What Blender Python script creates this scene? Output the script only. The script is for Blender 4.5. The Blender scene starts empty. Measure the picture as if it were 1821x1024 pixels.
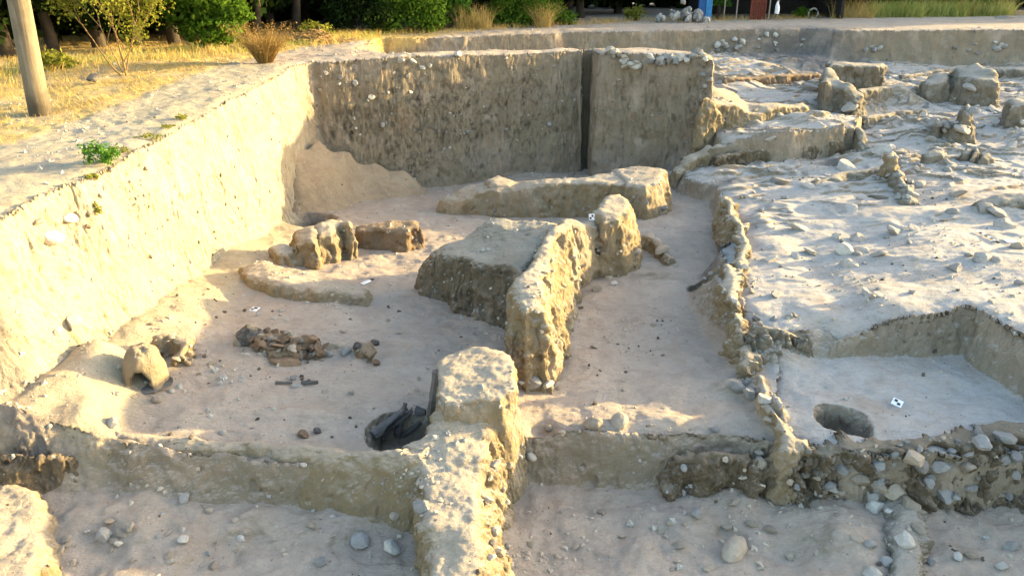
import bpy, math, random
import numpy as np
from mathutils import Vector, Matrix, Euler
from mathutils.bvhtree import BVHTree

R = math.radians
SC = bpy.context.scene
COL = SC.collection
# ------------------------------------------------------------------ camera, sky, sun, exposure
F_PX, CX, CY, PITCH = 1400.0, 910.5, 512.0, R(22.0)
CAM = np.array([0.0, 0.0, 1.54])
cam_data = bpy.data.cameras.new("camera")
cam_data.sensor_width = 36.0
cam_data.lens = 36.0 * F_PX / 1821.0
cam_data.clip_end = 500.0
cam = bpy.data.objects.new("camera", cam_data)
cam.location = CAM
cam.rotation_euler = (R(90) - PITCH, 0, 0)
COL.objects.link(cam)
SC.camera = cam

SUN_AZ, SUN_EL = R(20.0), R(9.5)      # azimuth measured from +x towards +y: the sun stands low on the right, a little beyond
sun_dir = Vector((math.cos(SUN_AZ) * math.cos(SUN_EL), math.sin(SUN_AZ) * math.cos(SUN_EL), math.sin(SUN_EL)))
sd = bpy.data.lights.new("sun", 'SUN')
sd.energy = 3.4
sd.angle = R(0.8)
sd.color = (1.0, 0.76, 0.36)
so = bpy.data.objects.new("sun", sd)
so.rotation_euler = sun_dir.to_track_quat('Z', 'Y').to_euler()
COL.objects.link(so)

wd = bpy.data.worlds.new("World")
SC.world = wd
wd.use_nodes = True
nt = wd.node_tree
sky = nt.nodes.new('ShaderNodeTexSky')
sky.sky_type = 'NISHITA'
sky.sun_disc = False
sky.sun_elevation = SUN_EL
sky.sun_rotation = R(90) - SUN_AZ
sky.dust_density = 2.0
nt.links.new(sky.outputs[0], nt.nodes['Background'].inputs[0])
nt.nodes['Background'].inputs[1].default_value = 0.15
SC.view_settings.view_transform = 'Standard'
SC.view_settings.look = 'None'
SC.view_settings.exposure = 2.5
SC.view_settings.gamma = 1.0
SC.cycles.max_bounces = 8
SC.cycles.diffuse_bounces = 1

# ------------------------------------------------------------------ numpy helpers
SP, CP = math.sin(PITCH), math.cos(PITCH)
def ray(px, py):
    a, b = (px - CX) / F_PX, -(py - CY) / F_PX
    return np.array([a, CP + b * SP, -SP + b * CP])
def W(px, py, z):
    d = ray(px, py)
    t = (z - CAM[2]) / d[2]
    return (d[0] * t, d[1] * t)

def _hash(ix, iy, iz, seed):
    h = (ix * 374761393 + iy * 668265263 + iz * 2147483647 + seed * 1274126177) & 0xFFFFFFFF
    h = ((h ^ (h >> 13)) * 1274126177) & 0xFFFFFFFF
    h = ((h ^ (h >> 16)) * 2246822519) & 0xFFFFFFFF
    return (h ^ (h >> 15)) & 0xFFFFFFFF
def vnoise(p, seed=0):
    """gradient-like smooth noise, about -1..1; p is (n,3)"""
    f = np.floor(p)
    i = f.astype(np.int64)
    t = p - f
    u = t * t * t * (t * (t * 6 - 15) + 10)
    out = np.zeros(len(p))
    for dx in (0, 1):
        wx = u[:, 0] if dx else 1 - u[:, 0]
        for dy in (0, 1):
            wy = u[:, 1] if dy else 1 - u[:, 1]
            for dz in (0, 1):
                wz = u[:, 2] if dz else 1 - u[:, 2]
                h = _hash(i[:, 0] + dx, i[:, 1] + dy, i[:, 2] + dz, seed)
                gx = (h & 1023) / 511.5 - 1
                gy = ((h >> 10) & 1023) / 511.5 - 1
                gz = ((h >> 20) & 1023) / 511.5 - 1
                out += wx * wy * wz * (gx * (t[:, 0] - dx) + gy * (t[:, 1] - dy) + gz * (t[:, 2] - dz))
    return out * 1.5
def fbm(p, octv=4, seed=0, gain=0.5, lac=2.03):
    a, s, o = 1.0, np.zeros(len(p)), 0.0
    q = np.array(p, dtype=float)
    for k in range(octv):
        s += a * vnoise(q, seed + k * 17)
        q = q * lac + 3.7
        a *= gain
    return s
def worley(p, seed=0):
    f = np.floor(p).astype(np.int64)
    best = np.full(len(p), 9.0)
    bid = np.zeros(len(p))
    for dx in (-1, 0, 1):
        for dy in (-1, 0, 1):
            for dz in (-1, 0, 1):
                c = f + (dx, dy, dz)
                h = _hash(c[:, 0], c[:, 1], c[:, 2], seed)
                q = np.stack([(h & 1023) / 1023, ((h >> 10) & 1023) / 1023, ((h >> 20) & 1023) / 1023], 1) + c
                d = ((p - q) ** 2).sum(1)
                m = d < best
                best[m] = d[m]
                bid[m] = (h[m] % 1000) / 1000.0
    return np.sqrt(best), bid
def sm(t):
    t = np.clip(t, 0, 1)
    return t * t * (3 - 2 * t)

def poly_sd(xy, poly):
    """signed distance (positive inside) and index of the nearest edge"""
    poly = np.asarray(poly, float)
    n = len(poly)
    best = np.full(len(xy), 1e9)
    idx = np.zeros(len(xy), int)
    inside = np.zeros(len(xy), bool)
    x, y = xy[:, 0], xy[:, 1]
    for i in range(n):
        a, b = poly[i], poly[(i + 1) % n]
        e = b - a
        L = (e * e).sum() + 1e-12
        t = np.clip(((x - a[0]) * e[0] + (y - a[1]) * e[1]) / L, 0, 1)
        d = (x - a[0] - t * e[0]) ** 2 + (y - a[1] - t * e[1]) ** 2
        m = d < best
        best[m] = d[m]
        idx[m] = i
        if abs(e[1]) > 1e-9:
            c = (a[1] > y) != (b[1] > y)
            inside ^= c & (x < e[0] * (y - a[1]) / e[1] + a[0])
    d = np.sqrt(best)
    return np.where(inside, d, -d), idx
def poly_wsd(xy, poly, w):
    """signed distance and a blended per-edge width"""
    poly = np.asarray(poly, float)
    d, idx = poly_sd(xy, poly)
    if np.isscalar(w):
        return d, np.full(len(xy), float(w))
    n = len(poly)
    x, y = xy[:, 0], xy[:, 1]
    num = np.zeros(len(xy)); den = np.zeros(len(xy))
    for i in range(n):
        a, b = poly[i], poly[(i + 1) % n]
        e = b - a
        L = (e * e).sum() + 1e-12
        t = np.clip(((x - a[0]) * e[0] + (y - a[1]) * e[1]) / L, 0, 1)
        dd = np.sqrt((x - a[0] - t * e[0]) ** 2 + (y - a[1] - t * e[1]) ** 2) + 0.01
        k = dd ** -6.0
        num += k * w[i]; den += k
    return d, num / den
def idw(xy, pts, p=3.0):
    num = np.zeros(len(xy)); den = np.zeros(len(xy))
    for (a, b, z) in pts:
        k = ((xy[:, 0] - a) ** 2 + (xy[:, 1] - b) ** 2 + 0.03) ** (-p / 2)
        num += k * z; den += k
    return num / den
def C(lst):
    """pixel + height control points to world"""
    out = []
    for (px, py, z) in lst:
        a, b = W(px, py, z)
        out.append((a, b, z))
    return out

def refine(xy, tris, zf, k=0.0034, iters=5, lmin=0.006):
    """split triangle edges that are long for their distance; zf gives the height anywhere"""
    z = zf(xy)
    for _ in range(iters):
        P = np.column_stack([xy, z])
        E = np.concatenate([tris[:, [0, 1]], tris[:, [1, 2]], tris[:, [2, 0]]])
        E.sort(axis=1)
        key = E[:, 0].astype(np.int64) * len(xy) + E[:, 1]
        uq, inv = np.unique(key, return_inverse=True)
        ea, eb = uq // len(xy), uq % len(xy)
        mid = 0.5 * (P[ea] + P[eb])
        ln = np.linalg.norm(P[ea] - P[eb], axis=1)
        lxy = np.linalg.norm(xy[ea] - xy[eb], axis=1)
        v = mid - CAM
        dist = np.linalg.norm(v, axis=1)
        dep = v[:, 1] * CP - v[:, 2] * SP
        sx = np.abs(v[:, 0]) / np.maximum(dep, 0.3)
        sy = (v[:, 1] * SP + v[:, 2] * CP) / np.maximum(dep, 0.3)
        off = (dep < 0.5) | (sx > 0.75) | (sy < -0.45)
        lim = np.maximum(k * dist * np.where(off, 5.0, 1.0), lmin)
        mark = (ln > lim) & (lxy > 0.002)
        if not mark.any():
            break
        nid = np.full(len(uq), -1, dtype=np.int64)
        nid[mark] = len(xy) + np.arange(mark.sum())
        nxy = 0.5 * (xy[ea[mark]] + xy[eb[mark]])
        xy = np.vstack([xy, nxy])
        z = np.concatenate([z, zf(nxy)])
        M = len(tris)
        m = nid[inv].reshape(3, M).T          # mid vertex per edge 01,12,20
        cnt = (m >= 0).sum(1)
        out = [tris[cnt == 0]]
        t3, m3 = tris[cnt == 3], m[cnt == 3]
        if len(t3):
            out += [np.column_stack([t3[:, 0], m3[:, 0], m3[:, 2]]), np.column_stack([m3[:, 0], t3[:, 1], m3[:, 1]]),
                    np.column_stack([m3[:, 2], m3[:, 1], t3[:, 2]]), m3]
        t1, m1 = tris[cnt == 1], m[cnt == 1]
        for r in range(3):
            s = m1[:, r] >= 0
            a, b, c, q = t1[s, r], t1[s, (r + 1) % 3], t1[s, (r + 2) % 3], m1[s, r]
            out += [np.column_stack([a, q, c]), np.column_stack([q, b, c])]
        t2, m2 = tris[cnt == 2], m[cnt == 2]
        for r in range(3):
            s = m2[:, r] < 0                  # edge r unmarked
            a, b, c = t2[s, r], t2[s, (r + 1) % 3], t2[s, (r + 2) % 3]
            q1, q2 = m2[s, (r + 1) % 3], m2[s, (r + 2) % 3]
            out += [np.column_stack([a, b, q1]), np.column_stack([a, q1, q2]), np.column_stack([q2, q1, c])]
        tris = np.vstack(out)
    return xy, z, tris
def vnormals(P, T):
    fn = np.cross(P[T[:, 1]] - P[T[:, 0]], P[T[:, 2]] - P[T[:, 0]])
    N = np.zeros_like(P)
    for c in range(3):
        for ax in range(3):
            N[:, ax] += np.bincount(T[:, c], fn[:, ax], len(P))
    return N / (np.linalg.norm(N, axis=1, keepdims=True) + 1e-12)

def mesh_np(name, P, faces, mat=None, smooth=True, attrs=None):
    """faces: (m,3) or (m,4) int array"""
    me = bpy.data.meshes.new(name)
    faces = np.asarray(faces)
    m, k = faces.shape
    me.vertices.add(len(P)); me.loops.add(m * k); me.polygons.add(m)
    me.vertices.foreach_set('co', np.asarray(P, np.float32).ravel())
    me.loops.foreach_set('vertex_index', faces.astype(np.int32).ravel())
    me.polygons.foreach_set('loop_start', np.arange(0, m * k, k, dtype=np.int32))
    me.polygons.foreach_set('use_smooth', np.full(m, smooth, dtype=bool))
    me.update(calc_edges=True)
    me.validate()
    for an, av in (attrs or {}).items():
        at = me.attributes.new(an, 'FLOAT', 'POINT')
        at.data.foreach_set('value', np.asarray(av, np.float32))
    if mat: me.materials.append(mat)
    return me
def link(name, me, parent=None, label=None, cat=None, group=None, kind=None, loc=None):
    o = bpy.data.objects.new(name, me)
    COL.objects.link(o)
    if parent: o.parent = parent
    if label: o['label'] = label
    if cat: o['category'] = cat
    if group: o['group'] = group
    if kind: o['kind'] = kind
    if loc is not None: o.location = loc
    return o
def empty(name, loc, label, cat, group=None):
    o = link(name, None, None, label, cat, group, None, loc)
    o.empty_display_size = 0.2
    return o

# ------------------------------------------------------------------ materials
def new_mat(name, rough=0.95, spec=0.15):
    m = bpy.data.materials.new(name)
    m.use_nodes = True
    n = m.node_tree
    b = n.nodes['Principled BSDF']
    b.inputs['Roughness'].default_value = rough
    b.inputs['Specular IOR Level'].default_value = spec
    return m, n, b
def N_(n, typ, **kw):
    o = n.nodes.new(typ)
    for k, v in kw.items():
        if k.startswith('i_'):
            o.inputs[k[2:].replace('_', ' ')].default_value = v
        else:
            setattr(o, k, v)
    return o
def mixc(n, fac, a, b, mode='MIX'):
    m = n.nodes.new('ShaderNodeMix')
    m.data_type = 'RGBA'; m.blend_type = mode
    for s, v in ((m.inputs[0], fac), (m.inputs[6], a), (m.inputs[7], b)):
        if isinstance(v, (int, float)): s.default_value = v
        elif isinstance(v, tuple): s.default_value = v + (1,) if len(v) == 3 else v
        else: n.links.new(v, s)
    return m.outputs[2]
def ramp(n, src, lo, hi, a=0.0, b=1.0):
    r = n.nodes.new('ShaderNodeMapRange')
    r.inputs[1].default_value = lo; r.inputs[2].default_value = hi
    r.inputs[3].default_value = a; r.inputs[4].default_value = b
    n.links.new(src, r.inputs[0])
    return r.outputs[0]
def mul(n, a, b, op='MULTIPLY'):
    m = n.nodes.new('ShaderNodeMath'); m.operation = op
    for s, v in ((m.inputs[0], a), (m.inputs[1], b)):
        if isinstance(v, (int, float)): s.default_value = v
        else: n.links.new(v, s)
    return m.outputs[0]
def noise(n, co, scale, detail=6, rough=0.6, stretch=None):
    t = N_(n, 'ShaderNodeTexNoise')
    t.inputs['Scale'].default_value = scale; t.inputs['Detail'].default_value = detail; t.inputs['Roughness'].default_value = rough
    if stretch:
        mp = N_(n, 'ShaderNodeMapping'); mp.inputs['Scale'].default_value = stretch
        n.links.new(co, mp.inputs[0]); co = mp.outputs[0]
    n.links.new(co, t.inputs['Vector'])
    return t.outputs['Fac']
def bump(n, b, h, dist=0.02, strength=0.8):
    bp = N_(n, 'ShaderNodeBump')
    bp.inputs['Distance'].default_value = dist; bp.inputs['Strength'].default_value = strength
    n.links.new(h, bp.inputs['Height'])
    n.links.new(bp.outputs[0], b.inputs['Normal'])

def earth(name, a, b, c, attrs=False, fleck=0.5, rough_b=1.0):
    """dry excavated soil: two soil colours, crumbly steep faces of colour c, pale and dark flecks"""
    m, n, bs = new_mat(name)
    co = N_(n, 'ShaderNodeNewGeometry').outputs['Position']
    big = noise(n, co, 0.9, 5, 0.6)
    mid = noise(n, co, 4.5, 8, 0.65)
    fine = noise(n, co, 38, 6, 0.7)
    grit = noise(n, co, 95, 4, 0.75)
    scr = noise(n, co, 6.5, 7, 0.7, (0.55, 2.2, 1.4))
    col = mixc(n, ramp(n, big, 0.38, 0.62), a, b)
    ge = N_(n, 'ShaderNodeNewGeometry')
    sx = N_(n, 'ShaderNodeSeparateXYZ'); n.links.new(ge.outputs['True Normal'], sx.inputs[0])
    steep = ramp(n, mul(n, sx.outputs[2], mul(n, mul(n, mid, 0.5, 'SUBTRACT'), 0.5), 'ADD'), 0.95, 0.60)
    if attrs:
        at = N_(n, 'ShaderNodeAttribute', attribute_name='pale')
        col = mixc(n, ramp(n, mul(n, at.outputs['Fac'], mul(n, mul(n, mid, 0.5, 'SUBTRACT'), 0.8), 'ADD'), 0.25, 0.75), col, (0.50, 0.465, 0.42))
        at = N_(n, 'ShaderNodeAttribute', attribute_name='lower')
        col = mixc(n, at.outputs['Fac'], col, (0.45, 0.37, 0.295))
    col = mixc(n, mul(n, steep, 0.9), col, c)  # steep faces: darker soil with part of their shade put into the colour
    # strata in the cut faces
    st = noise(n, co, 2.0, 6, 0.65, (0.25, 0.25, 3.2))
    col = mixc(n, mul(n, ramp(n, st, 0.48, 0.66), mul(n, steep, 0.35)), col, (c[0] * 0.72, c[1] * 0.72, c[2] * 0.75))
    if attrs:
        at = N_(n, 'ShaderNodeAttribute', attribute_name='sunlit_left')  # pale sunlit look of the left section, put into its soil colour
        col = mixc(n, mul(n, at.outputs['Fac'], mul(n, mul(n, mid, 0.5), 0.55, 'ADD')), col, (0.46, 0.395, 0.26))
        at = N_(n, 'ShaderNodeAttribute', attribute_name='straw')
        sn = noise(n, co, 26, 6, 0.75, (1.0, 1.6, 1.0))
        g = mixc(n, ramp(n, sn, 0.36, 0.66), (0.48, 0.32, 0.09), (0.68, 0.50, 0.18))
        col = mixc(n, ramp(n, mul(n, at.outputs['Fac'], mul(n, mul(n, mid, 0.5, 'SUBTRACT'), 0.9), 'ADD'), 0.3, 0.7), col, g)
        at = N_(n, 'ShaderNodeAttribute', attribute_name='dark_grey')
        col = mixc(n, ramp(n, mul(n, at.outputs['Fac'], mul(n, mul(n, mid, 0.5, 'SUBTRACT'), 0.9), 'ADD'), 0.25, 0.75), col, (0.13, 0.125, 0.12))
    # damp, reddish and greyish soils in broad patches
    pa = noise(n, co, 0.62, 4, 0.6, (1, 1, 1.7)); pb = noise(n, co, 1.15, 5, 0.62, (1.3, 0.8, 1.6))
    col = mixc(n, mul(n, ramp(n, pa, 0.54, 0.68), 0.55), col, (a[0] * 0.80, a[1] * 0.82, a[2] * 0.86))
    col = mixc(n, mul(n, ramp(n, pb, 0.56, 0.70), 0.40), col, (a[0] * 0.88, a[1] * 0.70, a[2] * 0.55))
    scf = noise(n, co, 14, 6, 0.7, (1.0, 1.7, 1.2))
    col = mixc(n, mul(n, ramp(n, scf, 0.54, 0.66), 0.38), col, (a[0] * 0.66, a[1] * 0.63, a[2] * 0.60))
    # mottling
    col = mixc(n, mul(n, ramp(n, mid, 0.40, 0.64), 0.38), col, (a[0] * 0.62, a[1] * 0.60, a[2] * 0.58))
    dust = noise(n, co, 1.7, 7, 0.62)
    col = mixc(n, mul(n, ramp(n, dust, 0.52, 0.68), 0.4), col, (min(a[0] * 1.28, .7), min(a[1] * 1.28, .7), min(a[2] * 1.3, .7)))
    col = mixc(n, mul(n, ramp(n, fine, 0.58, 0.72), 0.45), col, (a[0] * 0.5, a[1] * 0.47, a[2] * 0.45))
    col = mixc(n, mul(n, ramp(n, fine, 0.40, 0.30), 0.35), col, (min(a[0] * 1.5, .75), min(a[1] * 1.5, .75), min(a[2] * 1.5, .75)))
    col = mixc(n, mul(n, ramp(n, grit, 0.56, 0.68), 0.42), col, (a[0] * 0.42, a[1] * 0.40, a[2] * 0.38))
    col = mixc(n, mul(n, ramp(n, scr, 0.56, 0.70), 0.40), col, (a[0] * 0.62, a[1] * 0.60, a[2] * 0.60))
    # small dark holes and pale chips
    for sc, thr, cc, amt in ((13.0, 0.17, (0.045, 0.04, 0.035), fleck), (9.0, 0.15, (0.60, 0.57, 0.52), fleck * 0.8)):
        v = N_(n, 'ShaderNodeTexVoronoi'); v.inputs['Scale'].default_value = sc; v.inputs['Randomness'].default_value = 1.0
        wv = N_(n, 'ShaderNodeVectorMath', operation='ADD')
        nn = N_(n, 'ShaderNodeTexNoise'); nn.inputs['Scale'].default_value = 24
        n.links.new(co, nn.inputs['Vector'])
        scl = N_(n, 'ShaderNodeVectorMath', operation='SCALE'); scl.inputs['Scale'].default_value = 0.06
        n.links.new(nn.outputs['Color'], scl.inputs[0])
        n.links.new(co, wv.inputs[0]); n.links.new(scl.outputs[0], wv.inputs[1])
        n.links.new(wv.outputs[0], v.inputs['Vector'])
        s3 = N_(n, 'ShaderNodeSeparateColor'); n.links.new(v.outputs['Color'], s3.inputs[0])
        k = mul(n, ramp(n, v.outputs['Distance'], thr, thr * 0.6), ramp(n, s3.outputs[0], 0.80, 0.86))
        col = mixc(n, mul(n, k, amt), col, cc)
    n.links.new(col, bs.inputs['Base Color'])
    stri = noise(n, co, 11, 5, 0.6, (1.6, 1.6, 0.45))
    h = mul(n, mul(n, mul(n, fine, 0.45), mul(n, mul(n, grit, 0.22), mul(n, scr, 0.5), 'ADD'), 'ADD'), mul(n, mul(n, mid, 0.9), mul(n, stri, mul(n, steep, 0.4)), 'ADD'), 'ADD')
    bump(n, bs, h, 0.04 * rough_b, 0.95)
    return m
M = {}
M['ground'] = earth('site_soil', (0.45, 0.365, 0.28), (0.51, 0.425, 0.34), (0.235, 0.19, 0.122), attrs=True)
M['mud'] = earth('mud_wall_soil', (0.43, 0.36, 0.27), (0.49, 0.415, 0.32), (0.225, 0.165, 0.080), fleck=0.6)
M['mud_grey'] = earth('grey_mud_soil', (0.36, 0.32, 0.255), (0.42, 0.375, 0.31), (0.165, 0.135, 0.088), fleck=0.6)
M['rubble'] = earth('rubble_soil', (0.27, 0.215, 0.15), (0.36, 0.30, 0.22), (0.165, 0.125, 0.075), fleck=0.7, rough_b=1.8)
M['shaded_mud'] = earth('shaded_mud', (0.34, 0.295, 0.225), (0.41, 0.36, 0.28), (0.095, 0.073, 0.042), fleck=0.6)  # steep colour far darker: shade on the block's front is painted in
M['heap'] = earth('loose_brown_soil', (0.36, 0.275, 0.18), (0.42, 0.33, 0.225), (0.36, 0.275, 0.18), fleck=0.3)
M['burnt'] = earth('burnt_clay', (0.30, 0.22, 0.14), (0.36, 0.27, 0.18), (0.25, 0.17, 0.10), fleck=0.8, rough_b=1.6)

def stone_mat(name, a, b, sc=9):
    m, n, bs = new_mat(name, 0.88, 0.2)
    oi = N_(n, 'ShaderNodeObjectInfo')
    co = N_(n, 'ShaderNodeTexCoord').outputs['Object']
    x = noise(n, co, 2.3, 8, 0.7)
    y = noise(n, co, sc * 2, 6, 0.7)
    col = mixc(n, ramp(n, x, 0.35, 0.65), a, b)
    col = mixc(n, mul(n, ramp(n, y, 0.52, 0.7), 0.5), col, (a[0] * 0.5, a[1] * 0.48, a[2] * 0.45))
    hsv = N_(n, 'ShaderNodeHueSaturation')
    n.links.new(ramp(n, oi.outputs['Random'], 0, 1, 0.75, 1.18), hsv.inputs['Value'])
    n.links.new(col, hsv.inputs['Color'])
    n.links.new(hsv.outputs[0], bs.inputs['Base Color'])
    bump(n, bs, mul(n, mul(n, x, 0.6), mul(n, y, 0.25), 'ADD'), 0.12, 0.6)
    return m
M['lime'] = stone_mat('pale_limestone', (0.50, 0.46, 0.39), (0.60, 0.56, 0.49))
M['cobble'] = stone_mat('grey_cobble', (0.29, 0.275, 0.25), (0.37, 0.35, 0.32))
M['tan_stone'] = stone_mat('earthy_stone', (0.38, 0.31, 0.23), (0.47, 0.40, 0.31))
M['clod'] = stone_mat('pale_clod', (0.40, 0.35, 0.29), (0.50, 0.45, 0.385))
M['char'] = stone_mat('charred_wood', (0.05, 0.046, 0.043), (0.22, 0.20, 0.18), 9)
M['dark_clod'] = stone_mat('dark_clod', (0.10, 0.08, 0.06), (0.18, 0.145, 0.11))
M['daub'] = stone_mat('burnt_daub', (0.20, 0.13, 0.08), (0.30, 0.205, 0.13))

def flat_mat(name, col, rough=0.6, var=0.15, sc=14):
    m, n, bs = new_mat(name, rough, 0.3)
    co = N_(n, 'ShaderNodeTexCoord').outputs['Object']
    x = noise(n, co, sc, 6, 0.65)
    c = mixc(n, ramp(n, x, 0.3, 0.7), tuple(v * (1 - var) for v in col), tuple(min(v * (1 + var), 0.9) for v in col))
    n.links.new(c, bs.inputs['Base Color'])
    return m
def leaf_mat(name, a, b, trans=0.35):
    m = bpy.data.materials.new(name); m.use_nodes = True
    n = m.node_tree; n.nodes.clear()
    g = N_(n, 'ShaderNodeNewGeometry')
    co = g.outputs['Position']
    r = g.outputs['Random Per Island']
    col = mixc(n, r, a, b)
    col = mixc(n, mul(n, ramp(n, noise(n, co, 1.3, 3), 0.4, 0.65), 0.6), col, (a[0] * 0.6, a[1] * 0.6, a[2] * 0.6))
    d = N_(n, 'ShaderNodeBsdfDiffuse'); t = N_(n, 'ShaderNodeBsdfTranslucent'); mx = N_(n, 'ShaderNodeMixShader'); o = N_(n, 'ShaderNodeOutputMaterial')
    n.links.new(col, d.inputs[0]); n.links.new(col, t.inputs[0])
    mx.inputs[0].default_value = trans
    n.links.new(d.outputs[0], mx.inputs[1]); n.links.new(t.outputs[0], mx.inputs[2]); n.links.new(mx.outputs[0], o.inputs[0])
    return m
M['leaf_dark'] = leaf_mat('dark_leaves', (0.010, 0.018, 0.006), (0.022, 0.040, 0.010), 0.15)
M['leaf_green'] = leaf_mat('green_leaves', (0.055, 0.125, 0.012), (0.15, 0.24, 0.03))
M['leaf_olive'] = leaf_mat('olive_leaves', (0.16, 0.19, 0.025), (0.30, 0.28, 0.05))
M['leaf_bright'] = leaf_mat('weed_leaves', (0.06, 0.17, 0.02), (0.13, 0.26, 0.04))
M['straw'] = leaf_mat('dry_straw', (0.52, 0.35, 0.10), (0.70, 0.52, 0.20), 0.3)
M['straw_brown'] = leaf_mat('brown_straw', (0.26, 0.16, 0.05), (0.40, 0.27, 0.10), 0.25)
M['grass_green'] = leaf_mat('green_grass', (0.30, 0.36, 0.07), (0.55, 0.53, 0.19), 0.45)
M['bark'] = stone_mat('bark', (0.045, 0.034, 0.024), (0.09, 0.07, 0.05), 7)
M['twig'] = stone_mat('pale_twig', (0.28, 0.17, 0.07), (0.38, 0.25, 0.11), 7)

# ------------------------------------------------------------------ the ground: one sheet with every trench, pit and terrace cut into it
def xyw(lst): return [W(px, py, z) for (px, py, z) in lst]
PIT_CTRL = C([(558, 350, -2.55), (800, 325, -2.6), (1036, 306, -2.6), (1150, 300, -2.5), (1215, 265, -1.95), (1262, 230, -1.45),
              (1200, 310, -2.4), (1270, 345, -2.35), (1285, 400, -2.4), (1250, 480, -2.4), (1225, 520, -2.45), (1250, 590, -2.5), (1300, 650, -2.5), (1330, 700, -2.5),
              (1290, 755, -2.5), (1000, 770, -2.5), (930, 740, -2.5), (850, 740, -2.45), (650, 785, -2.36), (400, 775, -2.32), (250, 750, -2.28), (120, 740, -2.1), (0, 722, -1.8),
              (-150, 800, -1.8), (70, 690, -1.93), (150, 640, -1.97), (230, 580, -2.03), (285, 540, -2.08), (390, 450, -2.2), (480, 395, -2.35), (535, 360, -2.5),
              (450, 560, -2.3), (300, 640, -2.22), (350, 700, -2.3), (650, 650, -2.36), (700, 480, -2.4), (560, 420, -2.4), (750, 320, -2.58), (1000, 380, -2.5), (1100, 600, -2.5), (1050, 700, -2.52), (1230, 400, -2.4), (840, 580, -2.45)])
PIT = xyw([(582, 350, -2.55), (720, 338, -2.58), (880, 322, -2.6), (1034, 306, -2.6)]) 
PIT += [(PIT[-1][0] - 0.01, PIT[-1][1] + 0.42), (PIT[-1][0] + 0.15, PIT[-1][1] + 0.44), (PIT[-1][0] + 0.15, PIT[-1][1] - 0.55)]  # notch shaped into the corner so that it falls into dark shade
PIT += xyw([(1150, 303, -2.36), (1215, 266, -1.88), (1262, 231, -1.41), (1272, 241, -1.4), (1228, 300, -1.98), (1192, 338, -2.42), (1200, 352, -2.42), (1258, 362, -2.38), (1276, 400, -2.4), (1300, 450, -2.38),
            (1245, 490, -2.42), (1222, 525, -2.45), (1248, 590, -2.5), (1300, 650, -2.5), (1335, 700, -2.5), (1372, 770, -2.5), (1400, 900, -2.5), (1100, 920, -2.5), (850, 930, -2.48), (650, 940, -2.36), (400, 930, -2.3), (200, 920, -2.25), (60, 930, -2.1), (-250, 980, -1.95), (-330, 860, -1.85),
            (-160, 770, -1.8), (0, 700, -1.78), (70, 662, -1.88), (150, 615, -1.93), (230, 565, -2.0), (285, 528, -2.05), (405, 446, -2.2), (503, 391, -2.35), (555, 360, -2.5)])
NP = len(PIT)
PIT_W = [0.11] * NP
for i in (3, 4, 5): PIT_W[i] = 0.05
for i in range(6, 10): PIT_W[i] = 0.16
for i in range(10, 14): PIT_W[i] = 0.2
for i in (13, 14, 15, 16): PIT_W[i] = 0.13
for i in (17, 18, 19, 20): PIT_W[i] = 0.42
for i in range(21, NP - 9): PIT_W[i] = 0.12
for i in range(NP - 9, NP): PIT_W[i] = 0.20
for i in range(NP - 9, NP - 5): PIT_W[i] = 0.36
NB_A, NB_B = np.array(W(540, 108, 0)), np.array(W(1050, 88, 0))      # crest of the tall north section

BACK_CTRL = C([(700, 92, -.55), (1000, 84, -.62), (1160, 112, -.65), (1300, 105, -.68), (1400, 100, -.70), (1560, 112, -.9), (1821, 120, -1.0), (2100, 125, -1.0),
               (1300, 140, -.88), (1400, 160, -1.12), (1330, 190, -1.15), (1440, 205, -1.15), (1600, 195, -1.42), (1500, 205, -1.35), (1575, 146, -.95), (1680, 185, -1.4), (1800, 150, -1.2),
               (1400, 222, -1.33), (1300, 235, -1.43), (1265, 255, -1.56), (1520, 225, -1.33), (1440, 222, -1.33), (1450, 140, -1.0), (1350, 175, -1.15)])
BACK = [(-3.1, 20.3), (1.2, 21.8), (1.45, 22.25), (8.3, 23.5), (8.9, 22.9), (14.4, 23.0), (30, 23), (30, 3), (1.6, 3), (1.6, 12.0), (2.6, 14.6), (3.8, 15.2), (3.95, 15.7), (4.1, 16.3), (4.0, 16.9), (2.9, 17.95), (1.8, 18.0), (-2.4, 16.7), (-3.2, 17.8)]
BACK_W = [0.10, 0.10, 0.10, 0.35, 0.14, 0.12, 0.12, 0.2, 0.2, 0.2, 0.2, 0.12, 0.10, 0.12, 0.2, 0.2, 0.2, 0.2, 0.2]
LOW_CTRL = C([(1258, 293, -1.92), (1400, 287, -1.9), (1490, 275, -1.85), (1560, 255, -1.68), (1700, 245, -1.6), (1800, 230, -1.55), (1950, 230, -1.5), (1640, 215, -1.5), (1800, 200, -1.4),
              (1230, 325, -2.05), (1350, 330, -2.02), (1500, 340, -1.92), (1700, 320, -1.8), (1821, 320, -1.8), (1335, 420, -2.05), (1500, 430, -1.99), (1700, 430, -1.85), (1821, 450, -1.85),
              (1340, 540, -2.08), (1450, 540, -2.05), (1600, 530, -1.95), (1750, 540, -1.9), (1900, 560, -1.9), (1360, 600, -2.15), (1450, 610, -2.25), (1370, 660, -2.36), (1345, 700, -2.4), (2100, 700, -1.95), (2100, 400, -1.8), (1600, 380, -1.88), (1530, 480, -2.02)])
LOW = xyw([(1205, 300, -1.98), (1258, 293, -1.92), (1400, 289, -1.9), (1500, 276, -1.85), (1524, 262, -1.8), (1540, 226, -1.6), (1640, 205, -1.5), (1821, 190, -1.4), (2200, 190, -1.4)]) + [(30, 11), (30, 3), (1.5, 3), (1.5, 11)]
LOW_W = [0.10, 0.08, 0.08, 0.10, 0.12, 0.7, 1.0, 1.0, 1.0, 0.5, 0.5, 0.5, 0.3]
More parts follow.
